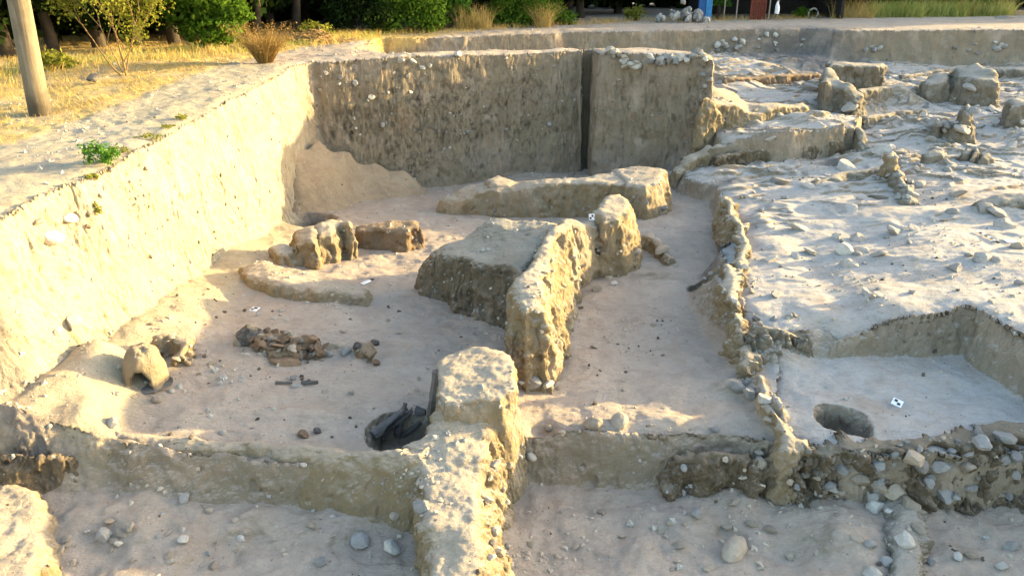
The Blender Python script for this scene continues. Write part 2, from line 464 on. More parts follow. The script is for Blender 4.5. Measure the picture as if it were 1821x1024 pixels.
SQ_CTRL = C([(1500, 632, -2.40), (1600, 640, -2.44), (1705, 645, -2.47), (1821, 720, -2.47), (1900, 780, -2.47), (1821, 750, -2.47), (1540, 780, -2.43), (1440, 780, -2.45), (1410, 700, -2.42), (1600, 700, -2.46), (1700, 700, -2.47)])
SQ = xyw([(1478, 634, -2.38), (1600, 632, -2.44), (1706, 637, -2.47), (1760, 675, -2.47), (1840, 728, -2.47), (1960, 800, -2.47), (1960, 900, -2.47), (1440, 900, -2.45), (1395, 760, -2.43), (1392, 690, -2.38), (1430, 650, -2.3)])
SQ_W = [0.10, 0.09, 0.22, 0.25, 0.25, 0.25, 0.2, 0.2, 0.3, 0.5, 0.5]
FG_CTRL = C([(-150, 870, -2.35), (0, 850, -2.36), (90, 862, -2.48), (200, 880, -2.52), (450, 890, -2.60), (620, 900, -2.65), (740, 900, -2.75), (930, 868, -2.90), (1100, 878, -2.95), (1350, 885, -2.95), (1540, 890, -2.92), (1821, 895, -2.95), (2100, 905, -2.95), (1000, 1000, -3.0),
             (450, 1000, -2.74), (1300, 980, -3.02), (1700, 980, -2.98), (660, 990, -2.80), (150, 1000, -2.68), (0, 950, -2.65)])
FG = xyw([(-300, 870, -2.35), (0, 852, -2.36), (90, 866, -2.47), (200, 880, -2.52), (450, 888, -2.60), (620, 898, -2.65), (760, 900, -2.80), (930, 860, -2.90), (1100, 870, -2.95), (1300, 876, -2.97), (1420, 885, -2.95), (1540, 893, -2.92), (1700, 900, -2.93), (1821, 890, -2.95), (2200, 900, -2.95)]) + [(7, 1.2), (-6, 1.2)]
FG_W = [0.35, 0.35, 0.35, 0.25, 0.15, 0.15, 0.15, 0.24, 0.26, 0.22, 0.12, 0.10, 0.10, 0.15, 0.15, 0.15, 0.3]

def surf(xy):
    """the old ground surface above the dig, falling gently towards the viewer"""
    t = (xy[:, 1] - 14.5) * 0.072
    s = np.where(t < 0, t, 0)
    s = np.maximum(s, -0.95)
    p = np.column_stack([xy * 0.35, np.zeros(len(xy))])
    return s + 0.05 * fbm(p, 3, 5) * sm((30 - xy[:, 1]) / 10) 
BUMPS = []          # (x, y, radius, height): small humps and hollows
def bump_px(px, py, z, r, h, ry=None): 
    a, b = W(px, py, z); BUMPS.append((a, b, r, ry or r, h))
bump_px(1497, 748, -2.45, .20, -.25)
bump_px(1478, 738, -2.45, .13, -.2)
bump_px(1512, 758, -2.45, .15, -.2)
                       # round pit in the front right room
bump_px(1560, 350, -1.9, .13, -.25)
bump_px(1262, 488, -2.2, .22, -.28)
bump_px(550, 385, -2.35, .38, -.35)                        # hollow in the far left corner
bump_px(722, 768, -2.4, .30, -.30)
bump_px(185, 645, -2.05, .34, .16)
bump_px(130, 680, -1.95, .4, .10)
bump_px(1215, 838, -2.8, .06, -.05)
bump_px(960, 760, -2.5, .14, -.1)
for (px, py, z, r, h, ry) in ((1600, 460, -1.95, .5, .07, .5), (1450, 470, -2.0, .35, -.06, .8), (1660, 380, -1.85, .8, .08, .4), (1480, 380, -1.95, .6, -.05, .4), (1780, 370, -1.8, .5, .12, .3), (1440, 330, -1.9, .9, .07, .25),
                              (1700, 290, -1.7, 1.2, .08, .3), (1620, 250, -1.6, .8, -.07, .25), (1560, 225, -1.4, .8, -.08, .4), (1420, 560, -2.0, .3, .1, .2), (1330, 590, -2.05, .15, .12, .15), (1390, 120, -.8, .8, .1, .4), (1340, 125, -.8, .5, .12, .3),
                              (1300, 690, -2.5, .18, .1, .12), (1350, 690, -2.45, .12, .15, .2), (1380, 740, -2.45, .12, .16, .25), (1050, 760, -2.5, .3, .06, .15), (1200, 750, -2.5, .35, .07, .15), (540, 470, -2.3, .4, -.05, .3),
                              (330, 590, -2.2, .35, .05, .2), (480, 640, -2.3, .5, -.03, .4), (560, 740, -2.35, .3, .03, .15), (1150, 640, -2.5, .4, -.04, .5), (1700, 600, -2.0, .3, .05, .2), (1380, 430, -1.95, .35, .09, .5), (1355, 390, -1.95, .25, .1, .4),
                              (1070, 480, -2.5, .5, .12, .3), (1160, 500, -2.5, .35, .1, .12), (960, 660, -2.5, .12, .1, .3), (1640, 160, -1.3, .6, .12, .3), (1420, 150, -1.0, .5, .06, .3), (1500, 1000, -3.1, .3, .12, .3), (1300, 900, -3.0, .25, .08, .3), (1240, 940, -3.05, .25, .09, .3)):
    bump_px(px, py, z, r, h, ry)

MASK = {}
def zf_ground(xy, want=False):
    p3 = np.column_stack([xy, np.zeros(len(xy))])
    wx = 0.05 * fbm(p3 * 1.1, 2, 31) + 0.005 * fbm(p3 * 7, 2, 32)
    wy = 0.05 * fbm(p3 * 1.1 + 9.1, 2, 33) + 0.005 * fbm(p3 * 7 + 4.2, 2, 34)
    q = xy + np.column_stack([wx, wy])
    z = surf(xy)
    cut = np.zeros(len(xy)); 
    def layer(z, poly, w, ctrl, rnd=0.7, vary=0.25):
        d, ww = poly_wsd(q, poly, w)
        ww = ww * (1 + vary * fbm(p3 * 2.1, 3, 51))
        t = np.clip((d + ww) / np.maximum(ww, .02), 0, 1)
        near = t > 0
        zz = z.copy()
        zi = idw(xy[near], ctrl)
        tt = t[near]
        s = 0.55 * tt + 0.45 * sm(tt)
        zz[near] = z[near] * (1 - s) + zi * s
        # worn shoulder just outside the cut
        sh = np.exp(-np.clip(-(d + ww), 0, 5) / 0.10) * (t <= 0)
        zz -= 0.05 * sh
        return zz, t
    z, t1 = layer(z, BACK, BACK_W, BACK_CTRL)
    z, t2 = layer(z, LOW, LOW_W, LOW_CTRL)
    z, t3 = layer(z, SQ, SQ_W, SQ_CTRL)
    z, t4 = layer(z, PIT, PIT_W, PIT_CTRL)
    z, t5 = layer(z, FG, FG_W, FG_CTRL)
    cut = np.maximum.reduce([t1, t2, t3, t4, t5])
    for (a, b, rx, ry, h) in BUMPS:
        r2 = ((q[:, 0] - a) / rx) ** 2 + ((q[:, 1] - b) / ry) ** 2
        if h < -0.15: z = z + h * sm((1.25 - np.sqrt(r2)) / 0.55)
        else: z = z + h * np.exp(-r2 * 1.4)
    # the terraces on the right are worn into low broken ridges, ledges and hollows
    rr = np.maximum(t1, t2) * (1 - t4) * (1 - t5) * (1 - t3) * sm((xy[:, 0] - 1.8) / 1.0)
    pr = p3 * np.array([0.55, 1.25, 1.0])
    rid = 1 - np.abs(fbm(pr * 1.5 + 7, 3, 61, .5)) * 2.2
    relief = 0.085 * fbm(pr * 1.1, 4, 62) + 0.09 * sm((rid - 0.55) / 0.4) * sm((fbm(p3 * .8, 2, 63) + .15) / .4)
    lg = fbm(p3 * np.array([0.5, 1.0, 1]) + 20, 3, 64) * 3.0
    relief += (0.02 + 0.05 * sm((xy[:, 1] - 12) / 4)) * (np.floor(lg) + sm((lg - np.floor(lg)) / 0.18) - lg)
    z = z + rr * relief * np.clip((xy[:, 1] - 8) / 9, .08, .8)
    z = z + 0.03 * (t4 + t5 + 1.4 * t3) * fbm(p3 * 1.6, 4, 65)
    if want:
        right = np.maximum(t1, t2) * (1 - t4) * (1 - t5)
        return z, dict(pale=np.clip(right * sm((xy[:, 0] - 1.5) / 1.5) + 0.15 * t3 * (1 - t4), 0, 1), lower=np.clip(t4 + t5, 0, 1) * (1 - np.clip(t3, 0, 1)), cut=cut, sunlit_left=sm((-3.3 - xy[:, 0]) / .4) * sm((14.9 - xy[:, 1]) / .6) * (1 - t5))  # dry: marks the left section, whose sunlit tone is painted in
    return z

def displace(P, T, amp_flat=0.010, amp_steep=0.03, seed=0, lumps=True):
    N = vnormals(P, T)
    up = np.clip(N[:, 2], 0, 1)
    st = 1 - sm((up - 0.45) / 0.45)
    f1 = fbm(P * 2.6, 5, seed + 1, 0.58)
    near = np.clip(8.0 / np.maximum(np.linalg.norm(P - CAM, axis=1), 1), 0, 1)
    f2 = fbm(P * np.array([6.0, 6.0, 5.5]), 2, seed + 2, 0.6) * (.5 + .5 * near) + near ** 2 * 0.36 * fbm(P * 24.0, 2, seed + 22, 0.6)
    f3 = fbm(P * np.array([5.0, 14.0, 9.0]), 3, seed + 6, 0.6)
    d = amp_flat * (f1 * np.where(P[:, 0] > 2.2, 1.0, 1.7) + 0.4 * f3) * (1 - st)
    d += st * amp_steep * (0.8 * f1 + 0.75 * f2)
    w1, i1 = worley(P * 8.0, seed + 3)
    w2, i2 = worley(P * 3.6, seed + 4)
    w3, i3 = worley(P * 8.5, seed + 9)
    on = sm((fbm(P * 0.9, 2, seed + 5) + 0.15) / 0.5)
    d += (0.65 * st + 0.35) * amp_steep * on * np.clip(0.55 - w1, 0, 1)
    d += st * amp_steep * 1.8 * (i2 > 0.72) * np.clip(0.34 - w2, 0, 1)
    d -= (.3 + .7 * near) * st * amp_steep * 4.5 * (i3 > 0.76) * np.clip(0.30 - w3, 0, 1)      # holes left by roots and fallen stones
    d -= (.25 + .75 * near) * st * amp_steep * 1.0 * sm((fbm(P * np.array([3.2, 3.2, 2.2]) + 11, 3, seed + 12) - 0.25) / 0.2)   # flaked off patches
    rill = 1 - np.abs(fbm(P * np.array([11.0, 11.0, 1.8]) + 3, 2, seed + 31)) * 3.5
    d -= st * amp_steep * 0.55 * near * sm(rill) * sm((fbm(P * 1.3 + 8, 2, seed + 32) + .2) / .4)   # rain rills
    dist = np.linalg.norm(P - CAM, axis=1)
    d *= np.clip(26 / np.maximum(dist, 1), 0.0, 1.0)
    return P + N * d[:, None]

EARTH_P, EARTH_T, NBASE = [], [], 0
def collect(P, T):
    global NBASE
    EARTH_P.append(P); EARTH_T.append(T + NBASE); NBASE += len(P)

ny, nu = 430, 380
yy = 2.4 * (46 / 2.4) ** (np.arange(ny) / (ny - 1))
uu = np.linspace(-1.15, 1.15, nu)
gx = (uu[None, :] * (yy[:, None] + 1.6)).ravel()
gy = np.repeat(yy, nu)
ii = np.arange(ny * nu).reshape(ny, nu)
T0 = np.vstack([np.column_stack([ii[:-1, :-1].ravel(), ii[:-1, 1:].ravel(), ii[1:, 1:].ravel()]), np.column_stack([ii[:-1, :-1].ravel(), ii[1:, 1:].ravel(), ii[1:, :-1].ravel()])])
gxy, gz, gT = refine(np.column_stack([gx, gy]), T0, zf_ground)
gz, masks = zf_ground(gxy, True)
P = displace(np.column_stack([gxy, gz]), gT)
unc = 1 - masks['cut']
# straw grows on the uncut ground on the left, away from the trodden path along the edge, and in a strip before the trees
pth = np.array([W(-40, 330, -.6), W(150, 270, -.45), W(330, 195, -.3), W(450, 135, -.1), W(600, 85, 0), W(1000, 50, 0)])
def path_dist(xy, L):
    best = np.full(len(xy), 9e9)
    for a, b in zip(L[:-1], L[1:]):
        e = b - a
        t = np.clip(((xy - a) @ e) / (e @ e), 0, 1)
        best = np.minimum(best, np.linalg.norm(xy - a - t[:, None] * e, axis=1))
    return best
pd = path_dist(gxy, pth)
side = (gxy[:, 0] < np.interp(gxy[:, 1], pth[:, 1], pth[:, 0])) & (gxy[:, 1] < 23) & (gxy[:, 0] < -1)
straw = np.where(side, sm((pd - 0.55) / 0.7), 0) * unc
masks['straw'] = np.clip(straw, 0, 1)
dark_grey = np.zeros(len(gxy))  # dark grey patches: ashy back section, hollows, wall feet and the left bank
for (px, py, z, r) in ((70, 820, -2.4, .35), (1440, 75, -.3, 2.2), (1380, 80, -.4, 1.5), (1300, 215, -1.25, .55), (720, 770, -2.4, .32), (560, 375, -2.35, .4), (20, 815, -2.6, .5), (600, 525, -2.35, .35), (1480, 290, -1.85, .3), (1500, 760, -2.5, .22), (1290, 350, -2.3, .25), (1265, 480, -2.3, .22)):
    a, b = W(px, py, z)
    dark_grey = np.maximum(dark_grey, np.exp(-(((gxy[:, 0] - a) ** 2 + (gxy[:, 1] - b) ** 2) / r ** 2)))
masks['dark_grey'] = dark_grey * 0.8
ground_me = mesh_np('ground', P, gT, M['ground'], True, {k: masks[k] for k in ('pale', 'lower', 'straw', 'dark_grey', 'sunlit_left')})
link('ground', ground_me, kind='structure')
collect(P, gT)
P_GROUND = P
# the land beyond, out to the horizon
S = 400.0
fx = np.array([[-S, 44, -0.12], [S, 44, -0.12], [S, S, -0.12], [-S, S, -0.12], [-S, -S, -4.6], [S, -S, -4.6], [S, 2.4, -4.6], [-S, 2.4, -4.6]])
me = mesh_np('far_ground', fx, np.array([[0, 1, 2, 3], [4, 5, 6, 7]]), M['ground'])
link('far_ground', me, kind='structure')

# ------------------------------------------------------------------ walls, blocks and banks that stand in the dig
def mound(name, label, cat, pieces, base, mat='mud', rnd=0.09, amp=0.03, seed=None, group=None, flat=0.014, kind=None, tag_=True, k=0.0030, warp=1.0):
    """pieces: list of (top outline in pixels with heights, batter width or list of widths)"""
    seed = seed if seed is not None else (sum(map(ord, label)) % 991)
    PL = []
    for pts, w in pieces:
        PL.append(([W(*p) for p in pts], C(pts), w))
    allp = np.array([q for pl in PL for q in pl[0]])
    wm = max(np.max(pl[2]) for pl in PL) + 0.06
    lo, hi = allp.min(0) - wm, allp.max(0) + wm
    cen = np.array([(lo[0] + hi[0]) / 2, (lo[1] + hi[1]) / 2])
    dist = math.hypot(cen[1], 3.5)
    st = max(0.012, min(0.004 * dist, 0.08))
    nx, nyy = max(int((hi[0] - lo[0]) / st), 6), max(int((hi[1] - lo[1]) / st), 6)
    X, Y = np.meshgrid(np.linspace(lo[0], hi[0], nx), np.linspace(lo[1], hi[1], nyy))
    xy = np.column_stack([X.ravel(), Y.ravel()])
    id_ = np.arange(nx * nyy).reshape(nyy, nx)
    T = np.vstack([np.column_stack([id_[:-1, :-1].ravel(), id_[:-1, 1:].ravel(), id_[1:, 1:].ravel()]), np.column_stack([id_[:-1, :-1].ravel(), id_[1:, 1:].ravel(), id_[1:, :-1].ravel()])])
    def height(xy):
        p3 = np.column_stack([xy, np.full(len(xy), seed * 0.37)])
        q = xy + 0.045 * np.column_stack([fbm(p3 * 2.6, 3, seed), fbm(p3 * 2.6 + 5, 3, seed + 1)]) * min(1, dist / 8) * warp
        out = np.full(len(xy), -9.0)
        for poly, ctrl, w in PL:
            d, ww = poly_wsd(q, poly, w)
            zt = idw(xy, ctrl)
            t = np.clip(1 + d / ww, -0.5, 1)
            prof = np.where(t > 0, 0.7 * np.clip(t, 0, 1) ** 0.85 + 0.3 * sm(t), t * 0.6)
            z = base + (zt - base) * prof
            r = np.clip(d / rnd, 0, 1)
            z = z - np.where(d > 0, 0.5 * rnd * (1 - r) ** 2, 0.5 * rnd * np.clip(t, 0, 1))
            out = np.maximum(out, z)
        return out
    keep = height(xy) > base - 0.25
    T = T[keep[T].any(1)]
    used = np.unique(T); mp = np.full(len(xy), -1); mp[used] = np.arange(len(used))
    xy, T = xy[used], mp[T]
    xy, z, T = refine(xy, T, height, k=k)
    P = displace(np.column_stack([xy, z]), T, flat, amp, seed)
    me = mesh_np(name, P, T, M[mat] if isinstance(mat, str) else mat)
    collect(P, T)
    return link(name, me, None, label if tag_ else None, cat if tag_ else None, group, kind)
MW = 'mud_brick_wall'
mound(MW, 'long low mud wall across the pit just before the tall far section', 'wall',
      [([(785, 352, -2.2), (830, 328, -2.05), (880, 318, -1.95), (1000, 317, -1.9), (1095, 306, -1.85), (1112, 326, -1.86), (1000, 326, -1.9), (880, 338, -2.0), (800, 356, -2.2)], .12),
       ([(1088, 300, -1.82), (1140, 293, -1.78), (1180, 299, -1.78), (1186, 318, -1.82), (1150, 332, -1.84), (1112, 328, -1.85)], [.12, .12, .2, .22, .12, .12]),
       ([(862, 318, -1.9), (885, 308, -1.88), (915, 318, -1.9), (905, 330, -1.95), (872, 330, -1.95)], .15)], -2.75, amp=.04)
mound('earth_block', 'massive dark fronted block of earth left of the pale spine wall', 'earth block',
      [([(880, 384, -1.5), (985, 390, -1.5), (1000, 402, -1.55), (948, 455, -1.62), (930, 488, -1.7), (850, 468, -1.76), (768, 456, -1.85), (762, 448, -1.85), (800, 425, -1.7)], [.2, .2, .2, .1, .12, .12, .30, .35, .3])], -2.6, amp=.05, mat='shaded_mud')
mound(MW, 'pale topped spine wall with a sunlit right face and blunt near end', 'wall',
      [([(903, 522, -1.58), (912, 494, -1.5), (938, 472, -1.5), (950, 440, -1.48), (975, 405, -1.45), (1000, 387, -1.45), (1014, 392, -1.45), (992, 430, -1.52), (976, 468, -1.60), (968, 497, -1.52), (966, 548, -1.62), (935, 556, -1.62)],
        [.07, .08, .08, .08, .1, .15, .3, .33, .33, .28, .10, .07])], -2.65, amp=.05)
mound('mud_pillar', 'upright rounded mud stub in the middle of the dig with sunlit right side', 'pillar',
      [([(1058, 372, -1.55), (1072, 348, -1.52), (1098, 342, -1.52), (1118, 350, -1.52), (1122, 370, -1.58), (1105, 385, -1.6), (1072, 392, -1.62)], [.12, .1, .15, .3, .3, .14, .12]),
       ([(996, 386, -1.55), (1066, 384, -1.66), (1062, 402, -1.72), (1006, 408, -1.62)], [.16, .16, .22, .2])], -2.7, amp=.045)
mound('mud_pillar', 'big flat topped mud pillar at the near end of the dividing wall', 'pillar',
      [([(778, 655, -1.9), (788, 628, -1.88), (838, 613, -1.86), (895, 618, -1.86), (917, 640, -1.88), (916, 690, -1.92), (893, 712, -1.96), (800, 720, -1.98), (777, 700, -1.95)], [.05, .05, .06, .08, .12, .2, .3, .06, .05])], -3.25, amp=.022, rnd=.05)
mound(MW, 'sunlit wall spur running from the big pillar out towards the viewer', 'wall',
      [([(782, 705, -2.02), (900, 700, -2.02), (888, 740, -2.14), (872, 800, -2.26), (862, 860, -2.36), (850, 1160, -2.6), (770, 1160, -2.6), (755, 1000, -2.45), (748, 900, -2.36), (740, 830, -2.28), (712, 797, -2.26), (750, 765, -2.16)],
        [.08, .2, .25, .28, .3, .3, .1, .1, .1, .12, .1, .06])], -3.25, amp=.045)
mound(MW, 'thin curved mud wall closing the near side of the left room', 'wall',
      [([(185, 755, -2.20), (300, 768, -2.22), (480, 778, -2.24), (640, 792, -2.24), (725, 793, -2.2), (762, 775, -2.15), (768, 825, -2.25), (640, 812, -2.25), (480, 797, -2.25), (300, 791, -2.22), (190, 781, -2.2)], [.1, .1, .1, .1, .1, .1, .34, .32, .30, .28, .2])], -2.86, amp=.018, rnd=.12)
mound('earth_block', 'sunlit rounded block of earth in the near left corner', 'earth block',
      [([(-140, 862, -2.35), (0, 853, -2.35), (50, 858, -2.35), (84, 888, -2.4), (92, 940, -2.5), (60, 1040, -2.5), (-150, 1060, -2.4)], [.2, .2, .2, .25, .3, .3, .2])], -3.2, amp=.04)
mound(MW, 'low rounded mud ridge across the floor behind the burnt rubble', 'wall',
      [([(425, 472, -2.12), (465, 460, -2.08), (520, 474, -2.12), (600, 494, -2.15), (655, 510, -2.2), (650, 524, -2.2), (560, 514, -2.15), (480, 500, -2.1), (435, 492, -2.12)], .10)], -2.48, amp=.03)
mound('clay_bin', 'broken sunlit clay bin with a stepped rim on the left floor', 'bin',
      [([(478, 436, -2.06), (505, 426, -2.02), (545, 436, -2.12), (560, 452, -2.2), (540, 456, -2.2), (500, 452, -2.12)], .08),
       ([(518, 410, -1.98), (550, 402, -1.88), (566, 405, -1.88), (562, 430, -1.98), (526, 432, -2.0)], .09),
       ([(562, 395, -1.84), (590, 384, -1.80), (622, 386, -1.80), (625, 402, -1.88), (606, 398, -1.88), (594, 416, -1.95), (568, 420, -1.95)], .09)], -2.55, amp=.05)
mound('clay_bin', 'square burnt clay box with a ragged sunlit right end', 'bin',
      [([(632, 396, -2.02), (700, 390, -2.02), (740, 388, -2.0), (746, 398, -2.02), (722, 412, -2.08), (636, 408, -2.06)], .05)], -2.55, mat='burnt', amp=.05)
GREY = mound(MW, 'straight mud wall with a clean grey face left of the dark corner cut', 'wall',
      [([(1268, 256, -1.55), (1320, 240, -1.48), (1420, 227, -1.38), (1518, 219, -1.30), (1521, 226, -1.33), (1420, 237, -1.41), (1320, 252, -1.52), (1262, 264, -1.60)], .05)], -2.9, amp=.025, mat='mud_grey')
mound(MW, 'short warm coloured wall stub below the left end of the straight grey wall', 'wall',
      [([(1192, 300, -1.96), (1230, 272, -1.74), (1260, 252, -1.54), (1272, 260, -1.58), (1245, 282, -1.78), (1202, 308, -1.99)], [.1, .12, .12, .12, .16, .16])], -2.9, amp=.05)
mound('earth_block', 'upright earth block with a pale rim on the far right terrace', 'earth block',
      [([(1474, 109, -.48), (1575, 112, -.52), (1575, 118, -.54), (1476, 116, -.5)], .07),
       ([(1464, 118, -.46), (1482, 120, -.5), (1506, 140, -.65), (1535, 172, -1.02), (1522, 180, -1.05), (1492, 158, -.85), (1468, 140, -.62)], [.08, .15, .3, .3, .15, .12, .07])], -1.9, amp=.075, rnd=.10, mat='mud_grey')
mound(MW, 'low yellowish wall stretch right of the upright block on the terrace', 'wall',
      [([(1520, 158, -1.0), (1600, 147, -.98), (1604, 152, -1.0), (1524, 165, -1.03)], .07)], -1.8, amp=.035, mat='mud_grey')
mound('clay_oven', 'large collapsed clay oven dome with dark hollows on the right terrace', 'oven',
      [([(1640, 142, -.9), (1668, 128, -.78), (1690, 126, -.75), (1690, 140, -.85), (1655, 150, -.95)], .12),
       ([(1696, 120, -.66), (1740, 110, -.54), (1768, 122, -.62), (1774, 145, -.85), (1735, 140, -.8), (1704, 136, -.8)], .22)], -1.8, amp=.075, rnd=.10, mat='mud_grey')
mound('earth_stump', 'small upright mud stump with a sunlit yellow right side', 'stump',
      [([(1576, 268, -1.36), (1588, 262, -1.33), (1598, 268, -1.36), (1594, 280, -1.45), (1580, 280, -1.45)], .12)], -2.1, amp=.075, rnd=.10)
mound('earth_stump', 'squat grey mud stump with a notched top on the right floor', 'stump',
      [([(1642, 272, -1.56), (1658, 262, -1.48), (1680, 266, -1.5), (1680, 274, -1.53), (1645, 278, -1.58)], .07)], -2.0, amp=.06, rnd=.09, mat='mud_grey')
mound('earth_stump', 'cluster of three upright clay slabs left of the ragged mud lump', 'stump',
      [([(1712, 264, -1.5), (1726, 262, -1.49), (1727, 268, -1.52), (1710, 270, -1.53)], .03), ([(1729, 261, -1.47), (1741, 260, -1.46), (1742, 268, -1.5), (1730, 269, -1.5)], .03),
       ([(1744, 266, -1.5), (1764, 264, -1.48), (1774, 285, -1.65), (1758, 288, -1.68), (1744, 275, -1.55)], .09)], -2.0, amp=.045, mat='mud_grey')
mound('earth_stump', 'pointed mud peak behind the small heap of pale stones', 'stump',
      [([(1714, 186, -.95), (1724, 178, -.88), (1732, 184, -.92), (1726, 196, -1.02), (1716, 196, -1.02)], [.25, .15, .2, .28, .35])], -1.8, amp=.085, rnd=.10, mat='mud_grey')
mound('earth_stump', 'broken mud stub at the right border of the dig', 'stump',
      [([(1792, 176, -.98), (1805, 168, -.92), (1850, 170, -.92), (1850, 185, -1.0), (1798, 190, -1.05)], .14)], -1.8, amp=.085, rnd=.10, mat='mud_grey')
mound(MW, 'crumbling burnt brick crust along the right side of the far corridor', 'wall',
      [([(1276, 352, -1.90), (1290, 342, -1.82), (1304, 356, -1.82), (1322, 396, -1.82), (1334, 436, -1.86), (1326, 446, -1.9), (1306, 411, -1.88), (1284, 368, -1.92)], [.07, .1, .14, .15, .12, .08, .07, .07]),
       ([(1318, 428, -1.87), (1334, 434, -1.86), (1332, 470, -1.95), (1312, 482, -1.96), (1298, 466, -1.95), (1308, 445, -1.9)], .1)], -2.6, amp=.10, mat='mud')
mound(MW, 'jagged dark crust beside the hollow on the right side of the corridor', 'wall',
      [([(1278, 470, -1.95), (1296, 464, -1.9), (1310, 480, -1.92), (1318, 520, -1.98), (1312, 545, -2.0), (1294, 530, -2.0), (1282, 500, -1.98)], [.06, .1, .15, .15, .1, .06, .06]),
       ([(1312, 540, -2.0), (1326, 560, -2.05), (1336, 610, -2.2), (1342, 660, -2.3), (1326, 662, -2.34), (1316, 612, -2.25), (1300, 556, -2.1)], .16)], -2.7, amp=.09, mat='mud')
mound('clay_bin', 'curved broken clay rim beside the upright mud stub', 'bin',
      [([(1122, 410, -2.2), (1160, 405, -2.15), (1180, 425, -2.2), (1198, 455, -2.3), (1188, 458, -2.3), (1168, 432, -2.25), (1130, 420, -2.25)], .07)], -2.6, amp=.05)
mound('rubble_wall', 'long bank packed with field stones along the right foreground', 'wall',
      [([(1330, 800, -2.5), (1420, 790, -2.42), (1540, 780, -2.40), (1680, 765, -2.37), (1780, 742, -2.32), (1960, 740, -2.32), (1960, 790, -2.4), (1821, 782, -2.40), (1700, 792, -2.43), (1540, 806, -2.46), (1420, 822, -2.55), (1340, 825, -2.6)], [.15, .1, .08, .08, .08, .1, .3, .34, .24, .14, .14, .12])], -3.1, amp=.13, mat='rubble', rnd=.05)
mound(MW, 'narrow sunlit earth ridge climbing from the round pit to the corridor edge', 'wall',
      [([(1352, 690, -2.3), (1368, 684, -2.28), (1380, 720, -2.28), (1410, 760, -2.3), (1440, 790, -2.4), (1420, 800, -2.42), (1392, 800, -2.42), (1378, 765, -2.35), (1360, 720, -2.32)], [.1, .12, .15, .15, .1, .1, .1, .1, .1])], -3.3, amp=.05)
mound(MW, 'low stony ridge running towards the viewer in the right foreground', 'wall',
      [([(1560, 868, -2.85), (1610, 860, -2.8), (1640, 900, -2.85), (1650, 960, -2.85), (1650, 1150, -2.95), (1570, 1150, -2.95), (1590, 960, -2.85), (1585, 900, -2.85)], [.15, .15, .15, .15, .15, .2, .2, .2])], -3.3, amp=.08, mat='mud_grey')
mound('soil_heap', 'brown heap of loose soil in the far left corner of the pit', 'heap',
      [([(520, 250, -1.30), (562, 237, -1.27), (612, 255, -1.5), (665, 279, -1.83), (716, 295, -2.04), (695, 302, -2.09), (640, 289, -1.92), (590, 270, -1.62), (545, 268, -1.5), (520, 266, -1.42)], [.4, .4, .4, .4, .8, 1.2, 1.3, 1.25, 1.25, .4])], -2.74, amp=.010, mat='heap', rnd=.2, warp=.4)
bc = mound('burnt_course', 'x', 'x', [([(1275, 274, -1.68), (1340, 262, -1.63), (1430, 252, -1.57), (1500, 245, -1.53), (1503, 250, -1.56), (1430, 258, -1.60), (1340, 268, -1.66), (1278, 281, -1.71)], .05)], -2.3, amp=.10, mat='rubble', tag_=False)
bc.parent = GREY
mound('earth_ledge', 'stepped earth ledge trailing down from the right end of the far spur', 'ledge',
      [([(1250, 148, -.62), (1285, 158, -.76), (1345, 183, -1.0), (1430, 179, -1.03), (1432, 190, -1.1), (1350, 203, -1.14), (1290, 186, -.92), (1250, 172, -.72)], [.12, .3, .3, .1, .1, .14, .16, .16])], -2.2, amp=.06, mat='mud')
mound(MW, 'low brown faced wall line crossing the terrace behind the stepped ledge', 'wall',
      [([(1284, 136, -.78), (1350, 132, -.80), (1455, 127, -.80), (1456, 132, -.84), (1350, 139, -.84), (1286, 143, -.84)], [.12, .1, .1, .06, .06, .06])], -1.5, amp=.07, mat='burnt')
mound(MW, 'low pale wall line left of the dark hole on the right terrace', 'wall',
      [([(1336, 190, -1.02), (1390, 186, -1.06), (1424, 178, -1.06), (1426, 184, -1.1), (1390, 194, -1.12), (1340, 199, -1.1)], [.1, .1, .1, .08, .08, .08])], -1.8, amp=.06, mat='mud_grey')
mound(MW, 'rough low wall remnant on the far right behind the broken mud stub', 'wall',
      [([(1660, 218, -1.35), (1700, 205, -1.3), (1720, 205, -1.3), (1705, 216, -1.38), (1665, 226, -1.42)], .15)], -1.9, amp=.06, mat='mud_grey')
mound('earth_ledge', 'crumbling earth lip along the far edge of the square sounding', 'ledge',
      [([(1340, 560, -1.98), (1400, 575, -2.02), (1440, 590, -2.1), (1420, 605, -2.2), (1360, 590, -2.08), (1325, 585, -2.05)], [.1, .1, .12, .25, .25, .12])], -2.7, amp=.08, mat='mud_grey')
mound('clay_bin', 'low broken clay rim beside the domed oven', 'bin',
      [([(268, 585, -1.93), (300, 578, -1.93), (340, 592, -2.02), (350, 615, -2.1), (330, 640, -2.15), (312, 636, -2.12), (326, 610, -2.05), (310, 594, -1.98), (275, 596, -1.96)], .07)], -2.5, amp=.05)
mound('earth_bank', 'dark crumbly bank of clods below the sandy slope at the left border', 'bank',
      [([(-130, 800, -2.08), (0, 782, -2.02), (70, 788, -2.08), (130, 800, -2.2), (132, 815, -2.28), (60, 812, -2.2), (0, 812, -2.15), (-130, 825, -2.2)], [.2, .15, .15, .15, .2, .22, .22, .22])], -2.9, amp=.06, mat='rubble')
mound('rubble_wall', 'low stony lip of the corridor floor left of the rubble bank', 'wall',
      [([(1195, 797, -2.54), (1260, 790, -2.48), (1340, 796, -2.48), (1345, 824, -2.58), (1270, 818, -2.56), (1200, 818, -2.6)], [.15, .12, .12, .14, .14, .14])], -3.1, amp=.08, mat='rubble')
